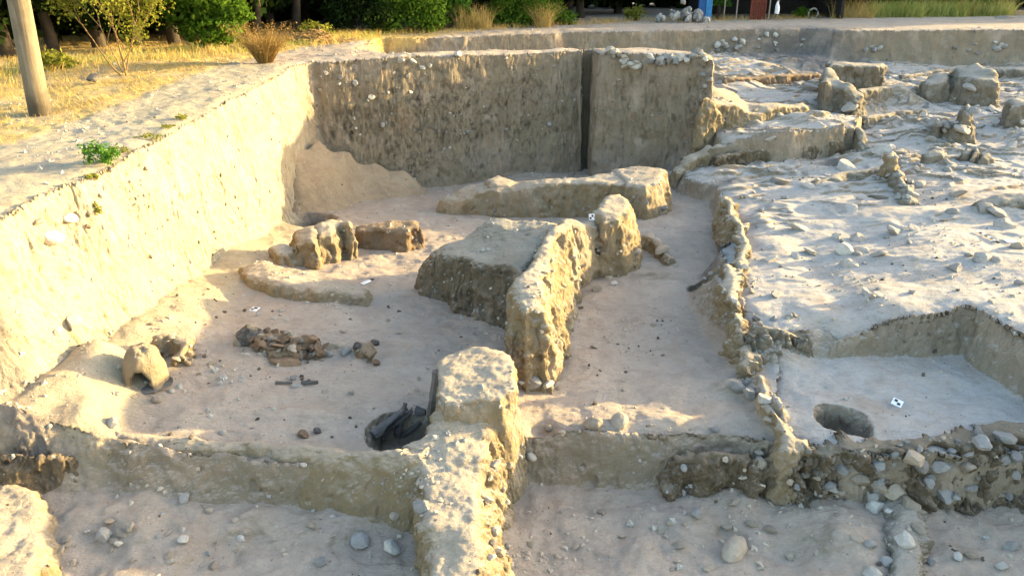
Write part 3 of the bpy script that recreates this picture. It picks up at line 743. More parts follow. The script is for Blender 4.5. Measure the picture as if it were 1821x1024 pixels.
mound('daub_bank', 'dark burnt clay bank under the heap of daub pieces', 'bank',
      [([(428, 598, -2.18), (470, 584, -2.14), (520, 590, -2.14), (545, 602, -2.18), (520, 630, -2.24), (480, 632, -2.25), (435, 612, -2.22)], .09), ([(536, 600, -2.2), (575, 608, -2.22), (574, 622, -2.26), (540, 618, -2.24)], .06)], -2.5, amp=.09, mat='burnt', rnd=.05)
mound('daub_bank', 'broad tan lump of burnt clay right of the two round stones', 'bank',
      [([(634, 604, -2.2), (660, 602, -2.19), (674, 622, -2.27), (662, 640, -2.32), (640, 628, -2.28)], .07)], -2.55, amp=.08, mat='burnt', rnd=.05)
mound('daub_bank', 'faint pale swelling of clay joining the daub heap and the two round stones', 'bank',
      [([(575, 598, -2.26), (620, 604, -2.28), (636, 612, -2.3), (600, 616, -2.3), (575, 610, -2.28)], .16)], -2.45, amp=.02, mat='mud', rnd=.1)
mound(MW, 'short wall return closing the right end of the straight grey wall', 'wall',
      [([(1520, 220, -1.29), (1534, 224, -1.33), (1546, 258, -1.6), (1532, 266, -1.7), (1524, 240, -1.45)], [.05, .3, .3, .2, .05])], -2.4, amp=.05, mat='mud_grey')
mound('earth_ridge', 'low eroded ridge crossing the terrace under the low yellowish wall stretch', 'ridge',
      [([(1535, 204, -1.36), (1590, 194, -1.34), (1645, 190, -1.34), (1648, 196, -1.38), (1590, 203, -1.4), (1538, 212, -1.42)], .14)], -1.9, amp=.07, mat='mud_grey')
mound('earth_ridge', 'broad worn hump of earth between the grey wall corner and the yellow lit stump', 'ridge',
      [([(1440, 318, -1.80), (1500, 300, -1.72), (1566, 292, -1.70), (1572, 302, -1.76), (1510, 312, -1.8), (1448, 330, -1.86)], [.3, .3, .3, .2, .2, .2])], -2.2, amp=.06, mat='mud_grey')
mound('earth_ridge', 'dark faced rise of earth at the right border above the scale bar', 'ridge',
      [([(1735, 352, -1.68), (1790, 340, -1.60), (1900, 335, -1.56), (1900, 350, -1.6), (1800, 356, -1.66), (1745, 366, -1.74)], [.4, .3, .3, .2, .2, .25])], -2.2, amp=.07, mat='mud_grey')
mound('earth_ridge', 'thin broken ridge running down from the yellow lit stump', 'ridge',
      [([(1588, 300, -1.64), (1602, 298, -1.62), (1622, 335, -1.74), (1630, 355, -1.8), (1614, 358, -1.82), (1600, 330, -1.75)], .14)], -2.2, amp=.08, mat='mud_grey')
mound('earth_ridge', 'low crumbling line of earth along the far foot of the back right section', 'ridge',
      [([(1600, 132, -.95), (1700, 116, -.86), (1821, 118, -.86), (1900, 120, -.86), (1900, 126, -.9), (1821, 124, -.9), (1700, 122, -.9), (1605, 138, -1.0)], .12)], -1.5, amp=.08, mat='mud_grey')

# ------------------------------------------------------------------ finding places on the built earth
EP, ET = np.vstack(EARTH_P), np.vstack(EARTH_T)
BVH = BVHTree.FromPolygons(EP.tolist(), ET.tolist())
def hit(px, py):
    d = Vector(ray(px, py)).normalized()
    loc, nor, idx, dist = BVH.ray_cast(Vector(CAM), d)
    if loc is None: return None, None, 0
    if nor.dot(d) > 0: nor = -nor
    return loc, nor, dist
def drop(x, y):
    loc, nor, idx, dist = BVH.ray_cast(Vector((x, y, 4.0)), Vector((0, 0, -1)))
    return loc.z if loc else 0.0
RNG = random.Random(7)
NR = np.random.default_rng(5)

def ico(sub):
    t = (1 + 5 ** .5) / 2
    v = [(-1, t, 0), (1, t, 0), (-1, -t, 0), (1, -t, 0), (0, -1, t), (0, 1, t), (0, -1, -t), (0, 1, -t), (t, 0, -1), (t, 0, 1), (-t, 0, -1), (-t, 0, 1)]
    f = [(0, 11, 5), (0, 5, 1), (0, 1, 7), (0, 7, 10), (0, 10, 11), (1, 5, 9), (5, 11, 4), (11, 10, 2), (10, 7, 6), (7, 1, 8), (3, 9, 4), (3, 4, 2), (3, 2, 6), (3, 6, 8), (3, 8, 9), (4, 9, 5), (2, 4, 11), (6, 2, 10), (8, 6, 7), (9, 8, 1)]
    v = [Vector(a).normalized() for a in v]
    for _ in range(sub):
        cache, nf = {}, []
        def mid(a, b):
            k = (min(a, b), max(a, b))
            if k not in cache:
                cache[k] = len(v); v.append(((v[a] + v[b]) / 2).normalized())
            return cache[k]
        for a, b, c in f:
            ab, bc, ca = mid(a, b), mid(b, c), mid(c, a)
            nf += [(a, ab, ca), (b, bc, ab), (c, ca, bc), (ab, bc, ca)]
        f = nf
    return np.array([tuple(q) for q in v]), np.array(f)
ICO = {s: ico(s) for s in (0, 1, 3)}
def rock_shape(seed, angular, sub=3):
    V, Fc = ICO[sub]
    P = V.copy()
    g = np.random.default_rng(seed)
    if angular:
        for _ in range(13):
            nrm = g.normal(size=3); nrm /= np.linalg.norm(nrm)
            dd = g.uniform(0.52, 0.86)
            s = P @ nrm
            P -= np.outer(np.maximum(s - dd, 0), nrm)
    P *= g.uniform([0.85, 0.65, 0.5], [1.15, 0.95, 0.8])
    P *= (1 + (0.06 if angular else 0.09) * fbm(P * 1.7 + seed, 3, seed))[:, None]
    P += V * (0.025 * fbm(P * 6 + seed, 3, seed + 3))[:, None]
    return P, Fc
ROCK = {}
def rock_me(matn, kind, v):
    key = (matn, kind, v)
    if key not in ROCK:
        P, Fc = rock_shape(100 * len(kind) + v * 7 + 3, kind == 'ang')
        ROCK[key] = mesh_np('stone', P, Fc, M[matn], kind != 'ang')
    return ROCK[key]
def stone(px, py, size, label, group=None, matn='lime', kind='ang', name='stone', cat='stone', sink=0.25, squash=1.0, rot=None):
    loc, nor, dist = hit(px, py)
    if loc is None: return None
    r = 0.55 * size / F_PX * dist * (1.3 if py < 130 else 1.0)
    o = link(name, rock_me(matn, kind, RNG.randrange(6)), None, label, cat, group)
    o.location = loc + nor * r * (0.5 - sink)
    o.scale = (r * RNG.uniform(.9, 1.15), r * RNG.uniform(.85, 1.1), r * RNG.uniform(.8, 1.05) * squash)
    o.rotation_euler = rot or (RNG.uniform(-.5, .5), RNG.uniform(-.5, .5), RNG.uniform(0, 6.28))
    return o
def scatter(n, x0, y0, x1, y1, smin, smax, label, group, matn='lime', kind='ang', shape=None, **kw):
    k = 0
    while k < n:
        x, y = RNG.uniform(x0, x1), RNG.uniform(y0, y1)
        if shape and not shape(x, y): continue
        m = matn if isinstance(matn, str) else RNG.choice(matn)
        stone(x, y, smin + (smax - smin) * RNG.random() ** 1.6, label, group, m, kind, **kw)
        k += 1

# stones in the tall far section
G = 'stones embedded in the tall far section'
L = 'pale stone embedded in the tall far section of the pit'
for (x, y, s) in ((712, 108, 11), (735, 111, 17), (750, 120, 9), (815, 97, 13), (605, 137, 12), (632, 148, 14), (603, 150, 9), (661, 174, 15), (680, 222, 14), (730, 164, 11), (977, 222, 13), (801, 202, 7), (630, 211, 8), (633, 228, 7), (655, 178, 8), (725, 135, 9), (700, 130, 8),
                  (765, 117, 10), (690, 165, 7), (790, 265, 8), (800, 263, 7), (775, 268, 7), (832, 234, 9), (900, 230, 9), (828, 156, 6), (760, 195, 6), (1000, 180, 6), (940, 205, 6), (860, 190, 6), (920, 250, 7), (580, 130, 10), (640, 240, 8), (570, 160, 9), (900, 105, 7), (985, 118, 6)):
    stone(x, y, s, L, G, RNG.choice(['lime', 'lime', 'cobble']), sink=.55)
stone(1252, 133, 12, 'upper grey stone sticking out of the right end of the far spur', 'stones in the end of the far spur', 'cobble', 'rnd', sink=.3)
stone(1261, 142, 12, 'middle grey stone sticking out of the right end of the far spur', 'stones in the end of the far spur', 'cobble', 'rnd', sink=.3)
stone(1253, 153, 10, 'lowest grey stone sticking out of the right end of the far spur', 'stones in the end of the far spur', 'cobble', 'rnd', sink=.3)
for (x, y, s) in ((1092, 150, 9), (1100, 142, 7), (1120, 190, 6), (1160, 205, 7), (1175, 202, 6), (1140, 170, 6), (1200, 140, 6), (1090, 180, 7), (1220, 180, 6), (1235, 185, 6), (1210, 215, 7), (1300, 182, 9), (1285, 175, 7)):
    stone(x, y, s, 'small stone embedded in the face of the far spur', 'stones in the face of the far spur', 'tan_stone', sink=.5)
G = 'yellowish stones tumbling over the spur crest'
for i in range(14):
    t = RNG.random()
    stone(1088 + 42 * t + RNG.uniform(-8, 8), 98 + 20 * t + RNG.uniform(-6, 7), RNG.uniform(9, 14), 'warm pale stone tumbling over the crest of the far spur', G, RNG.choice(['lime', 'tan_stone']), sink=.05)
G = 'stones lining the far spur top'
for i in range(18):
    t = RNG.random()
    stone(1146 + 110 * t + RNG.uniform(-4, 4), 109 - 8 * t + RNG.uniform(-5, 5), RNG.uniform(9, 15), 'pale grey stone in the row along the top of the far spur', G, RNG.choice(['lime', 'cobble']), sink=.05)
G = 'stones in the upper back section'
scatter(12, 1268, 66, 1322, 94, 8, 14, 'stone of the dense cluster in the upper back section', G, ['lime', 'cobble'], shape=lambda x, y: ((x - 1295) / 28) ** 2 + ((y - 80) / 15) ** 2 < 1, sink=.3)
scatter(10, 1345, 58, 1435, 94, 5, 9, 'small stone scattered in the dark part of the upper back section', 'stones in the dark back section', ['lime', 'cobble'], sink=.3)
scatter(5, 1538, 82, 1566, 96, 6, 10, 'stone of the small cluster low in the back right section', 'low cluster in the back right section', ['lime', 'cobble'], sink=.3)
scatter(6, 1765, 72, 1798, 88, 6, 10, 'stone of the cluster at the far right of the back section', 'cluster at the far right of the back section', ['lime', 'cobble'], sink=.3)
scatter(5, 1690, 78, 1745, 100, 4, 8, 'tiny stone scattered over the back right section', 'scattered stones in the back right section', 'cobble', sink=.4)
# heap of stones at the far edge
hx, hy = W(1212, 40, 0.0)
G = 'stones heaped up at the far edge of the site'
for i in range(46):
    a, rr = RNG.uniform(0, 6.283), math.sqrt(RNG.random())
    hgt = 0.52 * (1 - rr) * RNG.uniform(.55, 1.1)
    x, y = hx + 0.92 * rr * math.cos(a), hy + 0.55 * rr * math.sin(a)
    r = RNG.uniform(.08, .15)
    o = link('stone', rock_me('cobble' if i % 3 else 'lime', 'ang', RNG.randrange(6)), None, 'grey stone in the heap at the far edge beside the blue post', 'stone', G)
    o.location = (x, y, drop(x, y) + 0.03 + hgt); o.scale = (r * 1.2, r, r); o.rotation_euler = (RNG.uniform(0, 3), RNG.uniform(0, 3), RNG.uniform(0, 6))
o = link('stone', rock_me('cobble', 'ang', 2), None, 'largest squarish stone on top of the far stone heap', 'stone', G)
o.location = (hx, hy, drop(hx, hy) + .60); o.scale = (.15, .13, .17); o.rotation_euler = (.3, .2, 1)
# heap of pale stones on the right
for (x, y, s) in ((1652, 228, 18), (1668, 225, 16), (1680, 220, 15), (1690, 226, 16), (1700, 222, 13), (1640, 232, 12), (1684, 232, 10), (1706, 228, 12), (1662, 216, 11), (1715, 226, 12), (1676, 231, 9), (1650, 218, 9)):
    stone(x, y, s, 'blue grey stone of the small heap before the pointed mud peak', 'small stone heap on the right', RNG.choice(['cobble', 'cobble', 'tan_stone']), 'ang', sink=-.05)
# stones on the right floor
S_ = [(1502, 449, 34, 'large flat pale stone lying on the right floor', 'lime', 'ang'), (1486, 423, 18, 'long pale stone behind the large flat one', 'lime', 'ang'), (1524, 453, 15, 'small grey stone right of the large flat one', 'cobble', 'rnd'), (1496, 430, 11, 'dark little stone between the long and the large pale stones', 'cobble', 'ang'),
      (1541, 522, 18, 'pale upright stone above the square sounding', 'lime', 'ang'), (1622, 521, 14, 'bluish stone above the middle of the square sounding', 'cobble', 'ang'), (1353, 376, 15, 'pale stone right of the burnt brick crust', 'lime', 'ang'), (1692, 379, 16, 'grey stone on the open right floor', 'cobble', 'rnd'),
      (1622, 347, 20, 'pale stone at the foot of the yellow lit stump', 'lime', 'ang'), (1600, 352, 14, 'smaller pale stone left of the one under the yellow lit stump', 'lime', 'ang'), (1646, 192, 9, 'lone grey pebble before the low yellowish wall', 'cobble', 'rnd'), (1684, 304, 12, 'rounded grey stone before the squat notched stump', 'cobble', 'rnd'),
      (1770, 430, 9, 'tiny pebble beside the scale bar', 'cobble', 'rnd'), (1812, 505, 16, 'dark stone at the right border', 'cobble', 'ang'), (1560, 318, 12, 'dark stone left of the yellow lit stump', 'cobble', 'ang'), (1395, 353, 15, 'dark flat stone on the floor below the straight grey wall', 'cobble', 'ang'),
      (1265, 487, 9, 'pale pebble inside the dark hollow by the corridor', 'lime', 'rnd'), (1254, 495, 8, 'smaller pale pebble in the dark hollow by the corridor', 'lime', 'rnd'), (1305, 535, 14, 'pale stone under the jagged dark crust', 'lime', 'ang'), (1180, 370, 13, 'dark wedge shaped stone beside the end of the long low wall', 'cobble', 'ang'),
      (1178, 446, 26, 'tan angular stone in the curved broken rim', 'tan_stone', 'ang'), (1132, 447, 18, 'rounded tan stone inside the curved broken rim', 'tan_stone', 'rnd'), (1060, 516, 20, 'flat pale stone on the corridor floor', 'tan_stone', 'ang'), (1091, 505, 14, 'upright pale stone on the corridor floor', 'lime', 'ang'), (1033, 548, 8, 'reddish pebble on the corridor floor', 'daub', 'rnd'),
      (948, 681, 34, 'bluish grey stone right behind the big pillar', 'cobble', 'ang'), (975, 682, 20, 'pale stone beside the bluish one behind the big pillar', 'lime', 'ang'), (928, 680, 15, 'small pale stone touching the big pillar', 'lime', 'ang'), (1100, 752, 36, 'rounded tan boulder on the corridor edge', 'tan_stone', 'rnd'), (1055, 755, 30, 'low sandy stone left of the boulder on the corridor edge', 'tan_stone', 'rnd'),
      (946, 811, 18, 'white stone poking from the bank right of the spur', 'lime', 'rnd'), (976, 762, 16, 'tan stone in the small hollow beside the spur', 'tan_stone', 'rnd'), (1216, 832, 13, 'round grey stone in the small dark niche of the bank', 'cobble', 'rnd'), (1310, 690, 26, 'grey stone at the top of the stony slope', 'cobble', 'rnd'), (1336, 700, 30, 'flat grey stone in the stony slope', 'cobble', 'ang'),
      (1360, 712, 26, 'pale stone at the narrow earth ridge', 'lime', 'ang'), (1330, 680, 16, 'small grey stone above the flat one on the slope', 'cobble', 'ang'), (1270, 765, 18, 'dark stone in the corner of the corridor', 'cobble', 'ang'), (1366, 745, 18, 'pale chunk half way down the narrow ridge', 'tan_stone', 'ang'),
      (1303, 982, 60, 'big rounded cobble alone on the near right floor', 'tan_stone', 'rnd'), (1238, 915, 30, 'flat dark stone left of the near right floor', 'cobble', 'ang'), (1690, 912, 16, 'round tan stone right of the near stony ridge', 'tan_stone', 'rnd'), (1555, 903, 38, 'white blocky stone left of the near stony ridge', 'lime', 'ang'), (1580, 910, 24, 'wedge shaped pale stone next to the white blocky one', 'lime', 'ang'),
      (1606, 962, 46, 'long pale stone lying on the near stony ridge', 'lime', 'ang'), (1620, 900, 34, 'pinkish stone at the top of the near stony ridge', 'tan_stone', 'rnd'), (1632, 940, 30, 'tall tan stone on the right flank of the near stony ridge', 'tan_stone', 'rnd'), (1593, 880, 20, 'pale stone at the head of the near stony ridge', 'lime', 'ang'), (1545, 970, 26, 'half buried grey stone left of the near ridge', 'cobble', 'ang'),
      (1702, 990, 24, 'bluish white stone near the lower right corner', 'lime', 'ang'), (1728, 990, 26, 'pale tan stone near the lower right corner', 'tan_stone', 'ang'), (1780, 1008, 26, 'white flat stone in the lower right corner', 'lime', 'ang'), (1800, 975, 28, 'grey stone by the lower right border', 'cobble', 'ang'), (1655, 1000, 24, 'grey stone low on the near stony ridge', 'cobble', 'ang'), (1548, 1020, 40, 'pale stone cut by the lower border of the picture', 'lime', 'ang'), (1575, 1000, 30, 'dark grey stone at the ridge foot near the lower border', 'cobble', 'ang'),
      (640, 966, 56, 'dark half buried boulder left of the sunlit spur', 'cobble', 'rnd'), (697, 976, 50, 'pale speckled boulder beside the sunlit spur', 'lime', 'rnd'), (752, 903, 40, 'bluish stone in the left flank of the sunlit spur', 'cobble', 'rnd'), (328, 890, 30, 'rounded grey stone on the near left floor', 'cobble', 'rnd'), (363, 901, 10, 'pebble beside the rounded grey stone on the near left floor', 'tan_stone', 'rnd'),
      (184, 955, 40, 'largest grey stone on the near left floor', 'cobble', 'rnd'), (213, 966, 20, 'pale stone right of the largest one on the near left floor', 'lime', 'ang'), (232, 938, 22, 'pale leaning stone on the near left floor', 'tan_stone', 'ang'), (326, 962, 32, 'pale pointed stone on the near left floor', 'lime', 'ang'), (155, 945, 14, 'small pale stone beside the near left earth block', 'lime', 'ang'),
      (428, 958, 18, 'thin pale stone slab on the near left floor', 'lime', 'ang'), (370, 985, 16, 'small dark stone on the near left floor', 'cobble', 'ang'), (570, 1000, 26, 'dark smooth stone near the lower border', 'cobble', 'rnd'), (488, 960, 10, 'yellowish pebble on the near left floor', 'tan_stone', 'rnd'), (540, 826, 11, 'pebble stuck in the face of the thin curved wall', 'lime', 'rnd'),
      (130, 573, 34, 'flat white slab stuck in the left section', 'lime', 'ang'), (100, 588, 16, 'small white stone under the white slab in the left section', 'lime', 'ang'), (122, 388, 28, 'flat pale stone on the shoulder of the left section', 'lime', 'ang'), (90, 424, 28, 'rounded pale stone low on the shoulder of the left section', 'lime', 'rnd'), (65, 395, 16, 'small stone on the shoulder of the left section', 'tan_stone', 'ang'),
      (425, 612, 24, 'pale stone beside the left end of the burnt rubble', 'tan_stone', 'ang'), (585, 631, 17, 'round grey hand stone before the burnt lump', 'cobble', 'rnd'), (616, 626, 22, 'taller round grey stone beside the burnt clay lump', 'cobble', 'rnd'), (260, 680, 10, 'white pebble at the mouth of the clay oven', 'lime', 'ang'), (305, 697, 12, 'pebble on the floor before the clay oven', 'lime', 'rnd'),
      (320, 688, 8, 'tiny white pebble on the floor right of the oven', 'lime', 'rnd'), (278, 713, 14, 'low pale stone on the floor before the oven', 'tan_stone', 'rnd'), (524, 688, 10, 'left one of two white pebbles by the charred stick', 'lime', 'rnd'), (533, 687, 9, 'right one of two white pebbles by the charred stick', 'lime', 'rnd'), (522, 674, 18, 'grey conical stone behind the two white pebbles', 'cobble', 'ang'),
      (625, 700, 14, 'small dark find with a pale edge on the left room floor', 'cobble', 'ang'), (200, 755, 26, 'pale stone at the left end of the thin curved wall', 'lime', 'ang'), (395, 770, 12, 'white pebble behind the thin curved wall', 'lime', 'rnd'), (88, 758, 9, 'white pebble on the sandy slope by the left border', 'lime', 'rnd')]
for (x, y, s, lab, mt, kd) in S_:
    stone(x, y, s * (.82 if y > 860 else 1), lab, None, mt, 'ang' if (kd == 'rnd' and y > 860 and s != 60) else kd, sink=.30)
stone(168, 148, 24, 'dark blue grey boulder on the straw near the leaning pole', None, 'char', 'ang', 'boulder', 'boulder', sink=-.1)
# the packed stones of the rubble bank on the right
G = 'field stones packed in the rubble bank'
def in_bank(x, y): return 800 + (1540 - x) * .10 - (x - 1540) * 0.13 * (x > 1540) < y < 885
scatter(44, 1530, 755, 1821, 890, 9, 38, 'field stone packed in the long rubble bank on the right', G, ['cobble', 'tan_stone', 'cobble', 'cobble'], 'ang', shape=lambda x, y: in_bank(x, y) and y > 700 + (1821 - x) * .28, sink=.35)
scatter(16, 1340, 800, 1540, 875, 13, 26, 'smaller field stone in the thin left end of the rubble bank', 'stones at the left end of the rubble bank', ['cobble', 'tan_stone'], 'ang', sink=.3)
scatter(16, 1310, 350, 1400, 520, 7, 14, 'small stone of the crumbled slope right of the burnt crust', 'crumbled slope stones', ['tan_stone', 'cobble', 'lime'], 'ang', sink=.35)
scatter(9, 1592, 300, 1632, 356, 9, 16, 'stone of the row running down from the yellow lit stump', 'stone row under the yellow lit stump', ['cobble', 'lime'], 'ang', sink=.2)
scatter(12, 1640, 150, 1821, 260, 6, 12, 'small stone lying about on the far right terrace', 'loose stones on the far right terrace', ['cobble', 'lime'], 'ang', sink=.25)
scatter(9, 1340, 545, 1450, 610, 9, 17, 'stone of the crumbling lip left of the square sounding', 'stones of the crumbling lip', ['cobble', 'tan_stone'], 'ang', sink=.3)
scatter(70, 1340, 150, 1821, 545, 12, 40, 'half buried earth clod on the worn terraces at the right', 'earth clods on the right terraces', 'clod', 'ang', shape=lambda x, y: x > 1330 + (y - 150) * .02, name='earth_clod', cat='clod', sink=.42, squash=.6)
scatter(34, 230, 560, 760, 770, 7, 19, 'low crumb of earth lying on the left room floor', 'earth clods on the left room floor', 'tan_stone', 'ang', name='earth_clod', cat='clod', sink=.4, squash=.6)
scatter(30, 100, 900, 720, 1015, 8, 24, 'earth clod on the near left floor', 'earth clods on the near left floor', 'tan_stone', 'ang', name='earth_clod', cat='clod', sink=.4, squash=.6)
scatter(34, 930, 890, 1530, 1015, 8, 26, 'earth clod on the near right floor', 'earth clods on the near right floor', 'tan_stone', 'ang', name='earth_clod', cat='clod', sink=.4, squash=.6)
scatter(26, 960, 460, 1280, 770, 7, 18, 'earth clod on the floor of the middle corridor', 'earth clods in the middle corridor', 'tan_stone', 'ang', name='earth_clod', cat='clod', sink=.4, squash=.6)
# stones showing in the right flank of the sunlit spur
scatter(12, 862, 820, 912, 1010, 12, 24, 'pale stone showing in the right flank of the sunlit spur', 'stones in the spur flank', ['lime', 'tan_stone'], 'ang', sink=.35)

# burnt rubble on the left room floor
G = 'pieces of burnt daub heaped on the left room floor'
for i in range(64):
    t = RNG.random(); 
    x = 432 + 140 * t + RNG.uniform(-6, 6); y = 600 + 26 * t + RNG.uniform(-18, 16)
    loc, nor, dist = hit(x, y)
    if loc is None: continue
    r = RNG.uniform(11, 24) * 0.5 / F_PX * dist
    o = link('daub_lump', rock_me('daub' if i % 3 else 'tan_stone', 'ang', RNG.randrange(6)), None, 'sharp piece of burnt daub in the heap on the left room floor', 'daub lump', G)
    o.location = (loc.x, loc.y, loc.z + r * .15 + 0.05 * (1 - abs(t - .45) * 1.6) * RNG.random())
    o.scale = (r * RNG.uniform(.8, 1.9), r, r * RNG.uniform(.4, .9)); o.rotation_euler = (RNG.uniform(-.6, .6), RNG.uniform(-.6, .6), RNG.uniform(0, 6))
for (x, y, s, lab) in ((498, 642, 50, 'large tan burnt lump in front of the daub heap'), (450, 603, 46, 'dark based lump at the left of the daub heap'), (548, 612, 40, 'long low burnt lump at the right of the daub heap'), (562, 622, 26, 'smaller lump with a dark underside right of the daub heap'), 
                       (668, 648, 20, 'small dark lump fallen below the broad clay lump'), (636, 618, 18, 'dark piece left of the broad clay lump'), (668, 612, 16, 'dark fragment on the right top of the broad clay lump'), (538, 776, 22, 'reddish lump by the thin curved wall'), (564, 770, 17, 'black angular lump by the thin curved wall')):
    stone(x, y, s, lab, None, 'char' if 'dark ' in lab[:5] or 'black' in lab else 'daub', 'ang', 'daub_lump', 'daub lump', sink=.1)

# ------------------------------------------------------------------ charred timber
def beam_me(name, L, w, h, seed, mat='char', taper=.6):
    n, k = 26, 12
    P, Fc = [], []
    for i in range(n + 1):
        t = i / n
        s = 1 - (1 - taper) * t
        for j in range(k):
            a = 6.283 * j / k
            c, q = math.cos(a), math.sin(a)
            e = 1 / max(abs(c), abs(q)) * .72 + .28
            P.append(((t - .5) * L, c * e * w * .5 * s, q * e * h * .5 * s))
    for i in range(n):
        for j in range(k):
            Fc.append((i * k + j, i * k + (j + 1) % k, (i + 1) * k + (j + 1) % k, (i + 1) * k + j))
    P = np.array(P)
    P[:, 1:] *= (1 + .32 * fbm(P * np.array([5, 22, 22]) + seed, 4, seed))[:, None]
    P[:, 1] += .05 * w * fbm(P * np.array([3, 1, 1]) + seed, 2, seed) * 3
    for e in (0, n):
        c = len(P); P = np.vstack([P, P[e * k:(e + 1) * k].mean(0)])
        for j in range(k):
            Fc.append((c, e * k + j, e * k + (j + 1) % k, e * k + (j + 1) % k))
    tr = []
    for q in Fc:
        tr.append(q[:3])
        if q[3] != q[2]: tr.append((q[0], q[2], q[3]))
    return mesh_np(name, P, np.array(tr), M[mat], False)
def beam(name, a, b, w, h, label, cat, lift=0.0, lift2=None, mat='char', seed=1, taper=.6):
    la, _, _ = hit(*a); lb, _, _ = hit(*b)
    la = la + Vector((0, 0, lift)); lb = lb + Vector((0, 0, lift if lift2 is None else lift2))
    v = lb - la
    o = link(name, beam_me(name, v.length, w, h, seed, mat, taper), None, label, cat)
    o.location = (la + lb) / 2
    o.rotation_euler = v.to_track_quat('X', 'Z').to_euler()
    return o
beam('charred_beam', (664, 783), (722, 738), .09, .07, 'long grey charred beam leaning in the hollow beside the big pillar', 'beam', .06, .08, seed=3)
beam('charred_beam', (708, 785), (722, 742), .065, .06, 'short upright charred beam right of the long one in the hollow', 'beam', .08, .16, seed=5)
beam('charred_beam', (680, 788), (700, 762), .07, .06, 'small charred splinter before the long beam in the hollow', 'beam', .04, .09, seed=9)
beam('charred_beam', (692, 770), (735, 745), .08, .035, 'flat grey charred board lying across the hollow by the big pillar', 'beam', .05, .10, seed=31)
beam('charred_beam', (672, 776), (704, 748), .05, .045, 'thin split charred beam beside the long one in the hollow', 'beam', .03, .05, seed=33)
beam('charred_beam', (716, 778), (748, 756), .06, .05, 'charred beam end lying deepest in the hollow', 'beam', .03, .03, seed=35)
beam('charred_beam', (740, 742), (757, 745), .07, .09, 'black charred stump near the pillar side', 'beam', .07, .07, seed=11)
beam('charred_beam', (490, 683), (520, 684), .035, .03, 'thin dark stick left of the two white pebbles', 'stick', .02, seed=13)
beam('charred_beam', (536, 684), (566, 682), .05, .04, 'greenish charred stick right of the two white pebbles', 'stick', .02, seed=15)
lp, _, _ = hit(800, 715)
pl = link('charred_post', beam_me('charred_post', .48, .10, .13, 21, 'char', .75), None, 'charred upright post clinging to the left side of the big pillar', 'post')
wx_, wy_ = W(774, 690, -2.1)
pl.location = (wx_, wy_, -2.16); pl.rotation_euler = (0, R(-84), R(10))
wx_, wy_ = W(950, 580, -1.85)
pl = link('charred_post', beam_me('charred_post', .42, .13, .13, 25, 'cobble', .5), None, 'dark pointed piece of wood hanging under the nose of the spine wall', 'post')
pl.location = (wx_, wy_ - .02, -1.92); pl.rotation_euler = (0, R(78), R(80))

# ------------------------------------------------------------------ the clay oven with its arched mouth
M['dome'] = earth('oven_clay', (0.39, 0.32, 0.23), (0.44, 0.37, 0.28), (0.34, 0.26, 0.16), rough_b=1.5)
def oven():
    bx, by = W(240, 690, -2.17)
    root = empty('clay_oven', (bx + .02, by + .16, -2.19), 'small domed clay oven with a black arched mouth by the left section', 'oven')
    nT, nP = 72, 26
    P, keep = [], []
    rx, ry, h = .20, .24, .46
    for i in range(nP + 1):
        ph = i / nP * 1.5708
        for j in range(nT):
            a = 6.2832 * j / nT
            prof = math.cos(ph) ** .75
            P.append((rx * prof * math.cos(a) + .05 * math.sin(ph), ry * prof * math.sin(a), h * math.sin(ph) ** 1.0 - .05))
    P = np.array(P)
    P *= (1 + .13 * fbm(P * 5 + 3, 4, 3))[:, None]
    Fc = []
    mdir = R(-80)
    for i in range(nP):
        for j in range(nT):
            a = 6.2832 * (j + .5) / nT
            da = (a - mdir + math.pi) % 6.2832 - math.pi
            hh = math.sin((i + .5) / nP * 1.5708) * h
            if (da / .70) ** 2 + (hh / .27) ** 2 < 1: continue
            Fc.append((i * nT + j, i * nT + (j + 1) % nT, (i + 1) * nT + (j + 1) % nT, (i + 1) * nT + j))
    me = mesh_np('dome', P, np.array(Fc), M['dome'], True)
    o = link('dome', me, root)
    md = o.modifiers.new('thick', 'SOLIDIFY'); md.thickness = .055; md.offset = -1
    V, F3 = rock_shape(77, False)
    fl = link('oven_floor', mesh_np('oven_floor', V * np.array([.24, .26, .05]), F3, M['char'], True), root); fl.location = (0, 0, -.02)
oven()

# ------------------------------------------------------------------ survey targets, scale bar, finds card
def box_part(name, parent, size, loc, mat, rot=(0, 0, 0), bev=.0):
    x, y, z = (s / 2 for s in size)
    P = np.array([(sx * x, sy * y, sz * z) for sz in (-1, 1) for sy in (-1, 1) for sx in (-1, 1)])
    Fc = np.array([(0, 2, 3, 1), (4, 5, 7, 6), (0, 1, 5, 4), (2, 6, 7, 3), (0, 4, 6, 2), (1, 3, 7, 5)])
    o = link(name, mesh_np(name, P, Fc, mat, False), parent)
    o.location = loc; o.rotation_euler = rot
    if bev:
        b = o.modifiers.new('b', 'BEVEL'); b.width = bev; b.segments = 2
    return o
M['white'] = flat_mat('white_plastic', (.80, .80, .80), .4, .04)
M['black'] = flat_mat('black_paint', (.02, .02, .02), .5, .1)
def place(root, px, py, rz):
    loc, nor, d = hit(px, py)
    root.location = loc + nor * .004
    q = nor.to_track_quat('Z', 'Y') @ Euler((0, 0, rz)).to_quaternion()
    root.rotation_euler = q.to_euler()
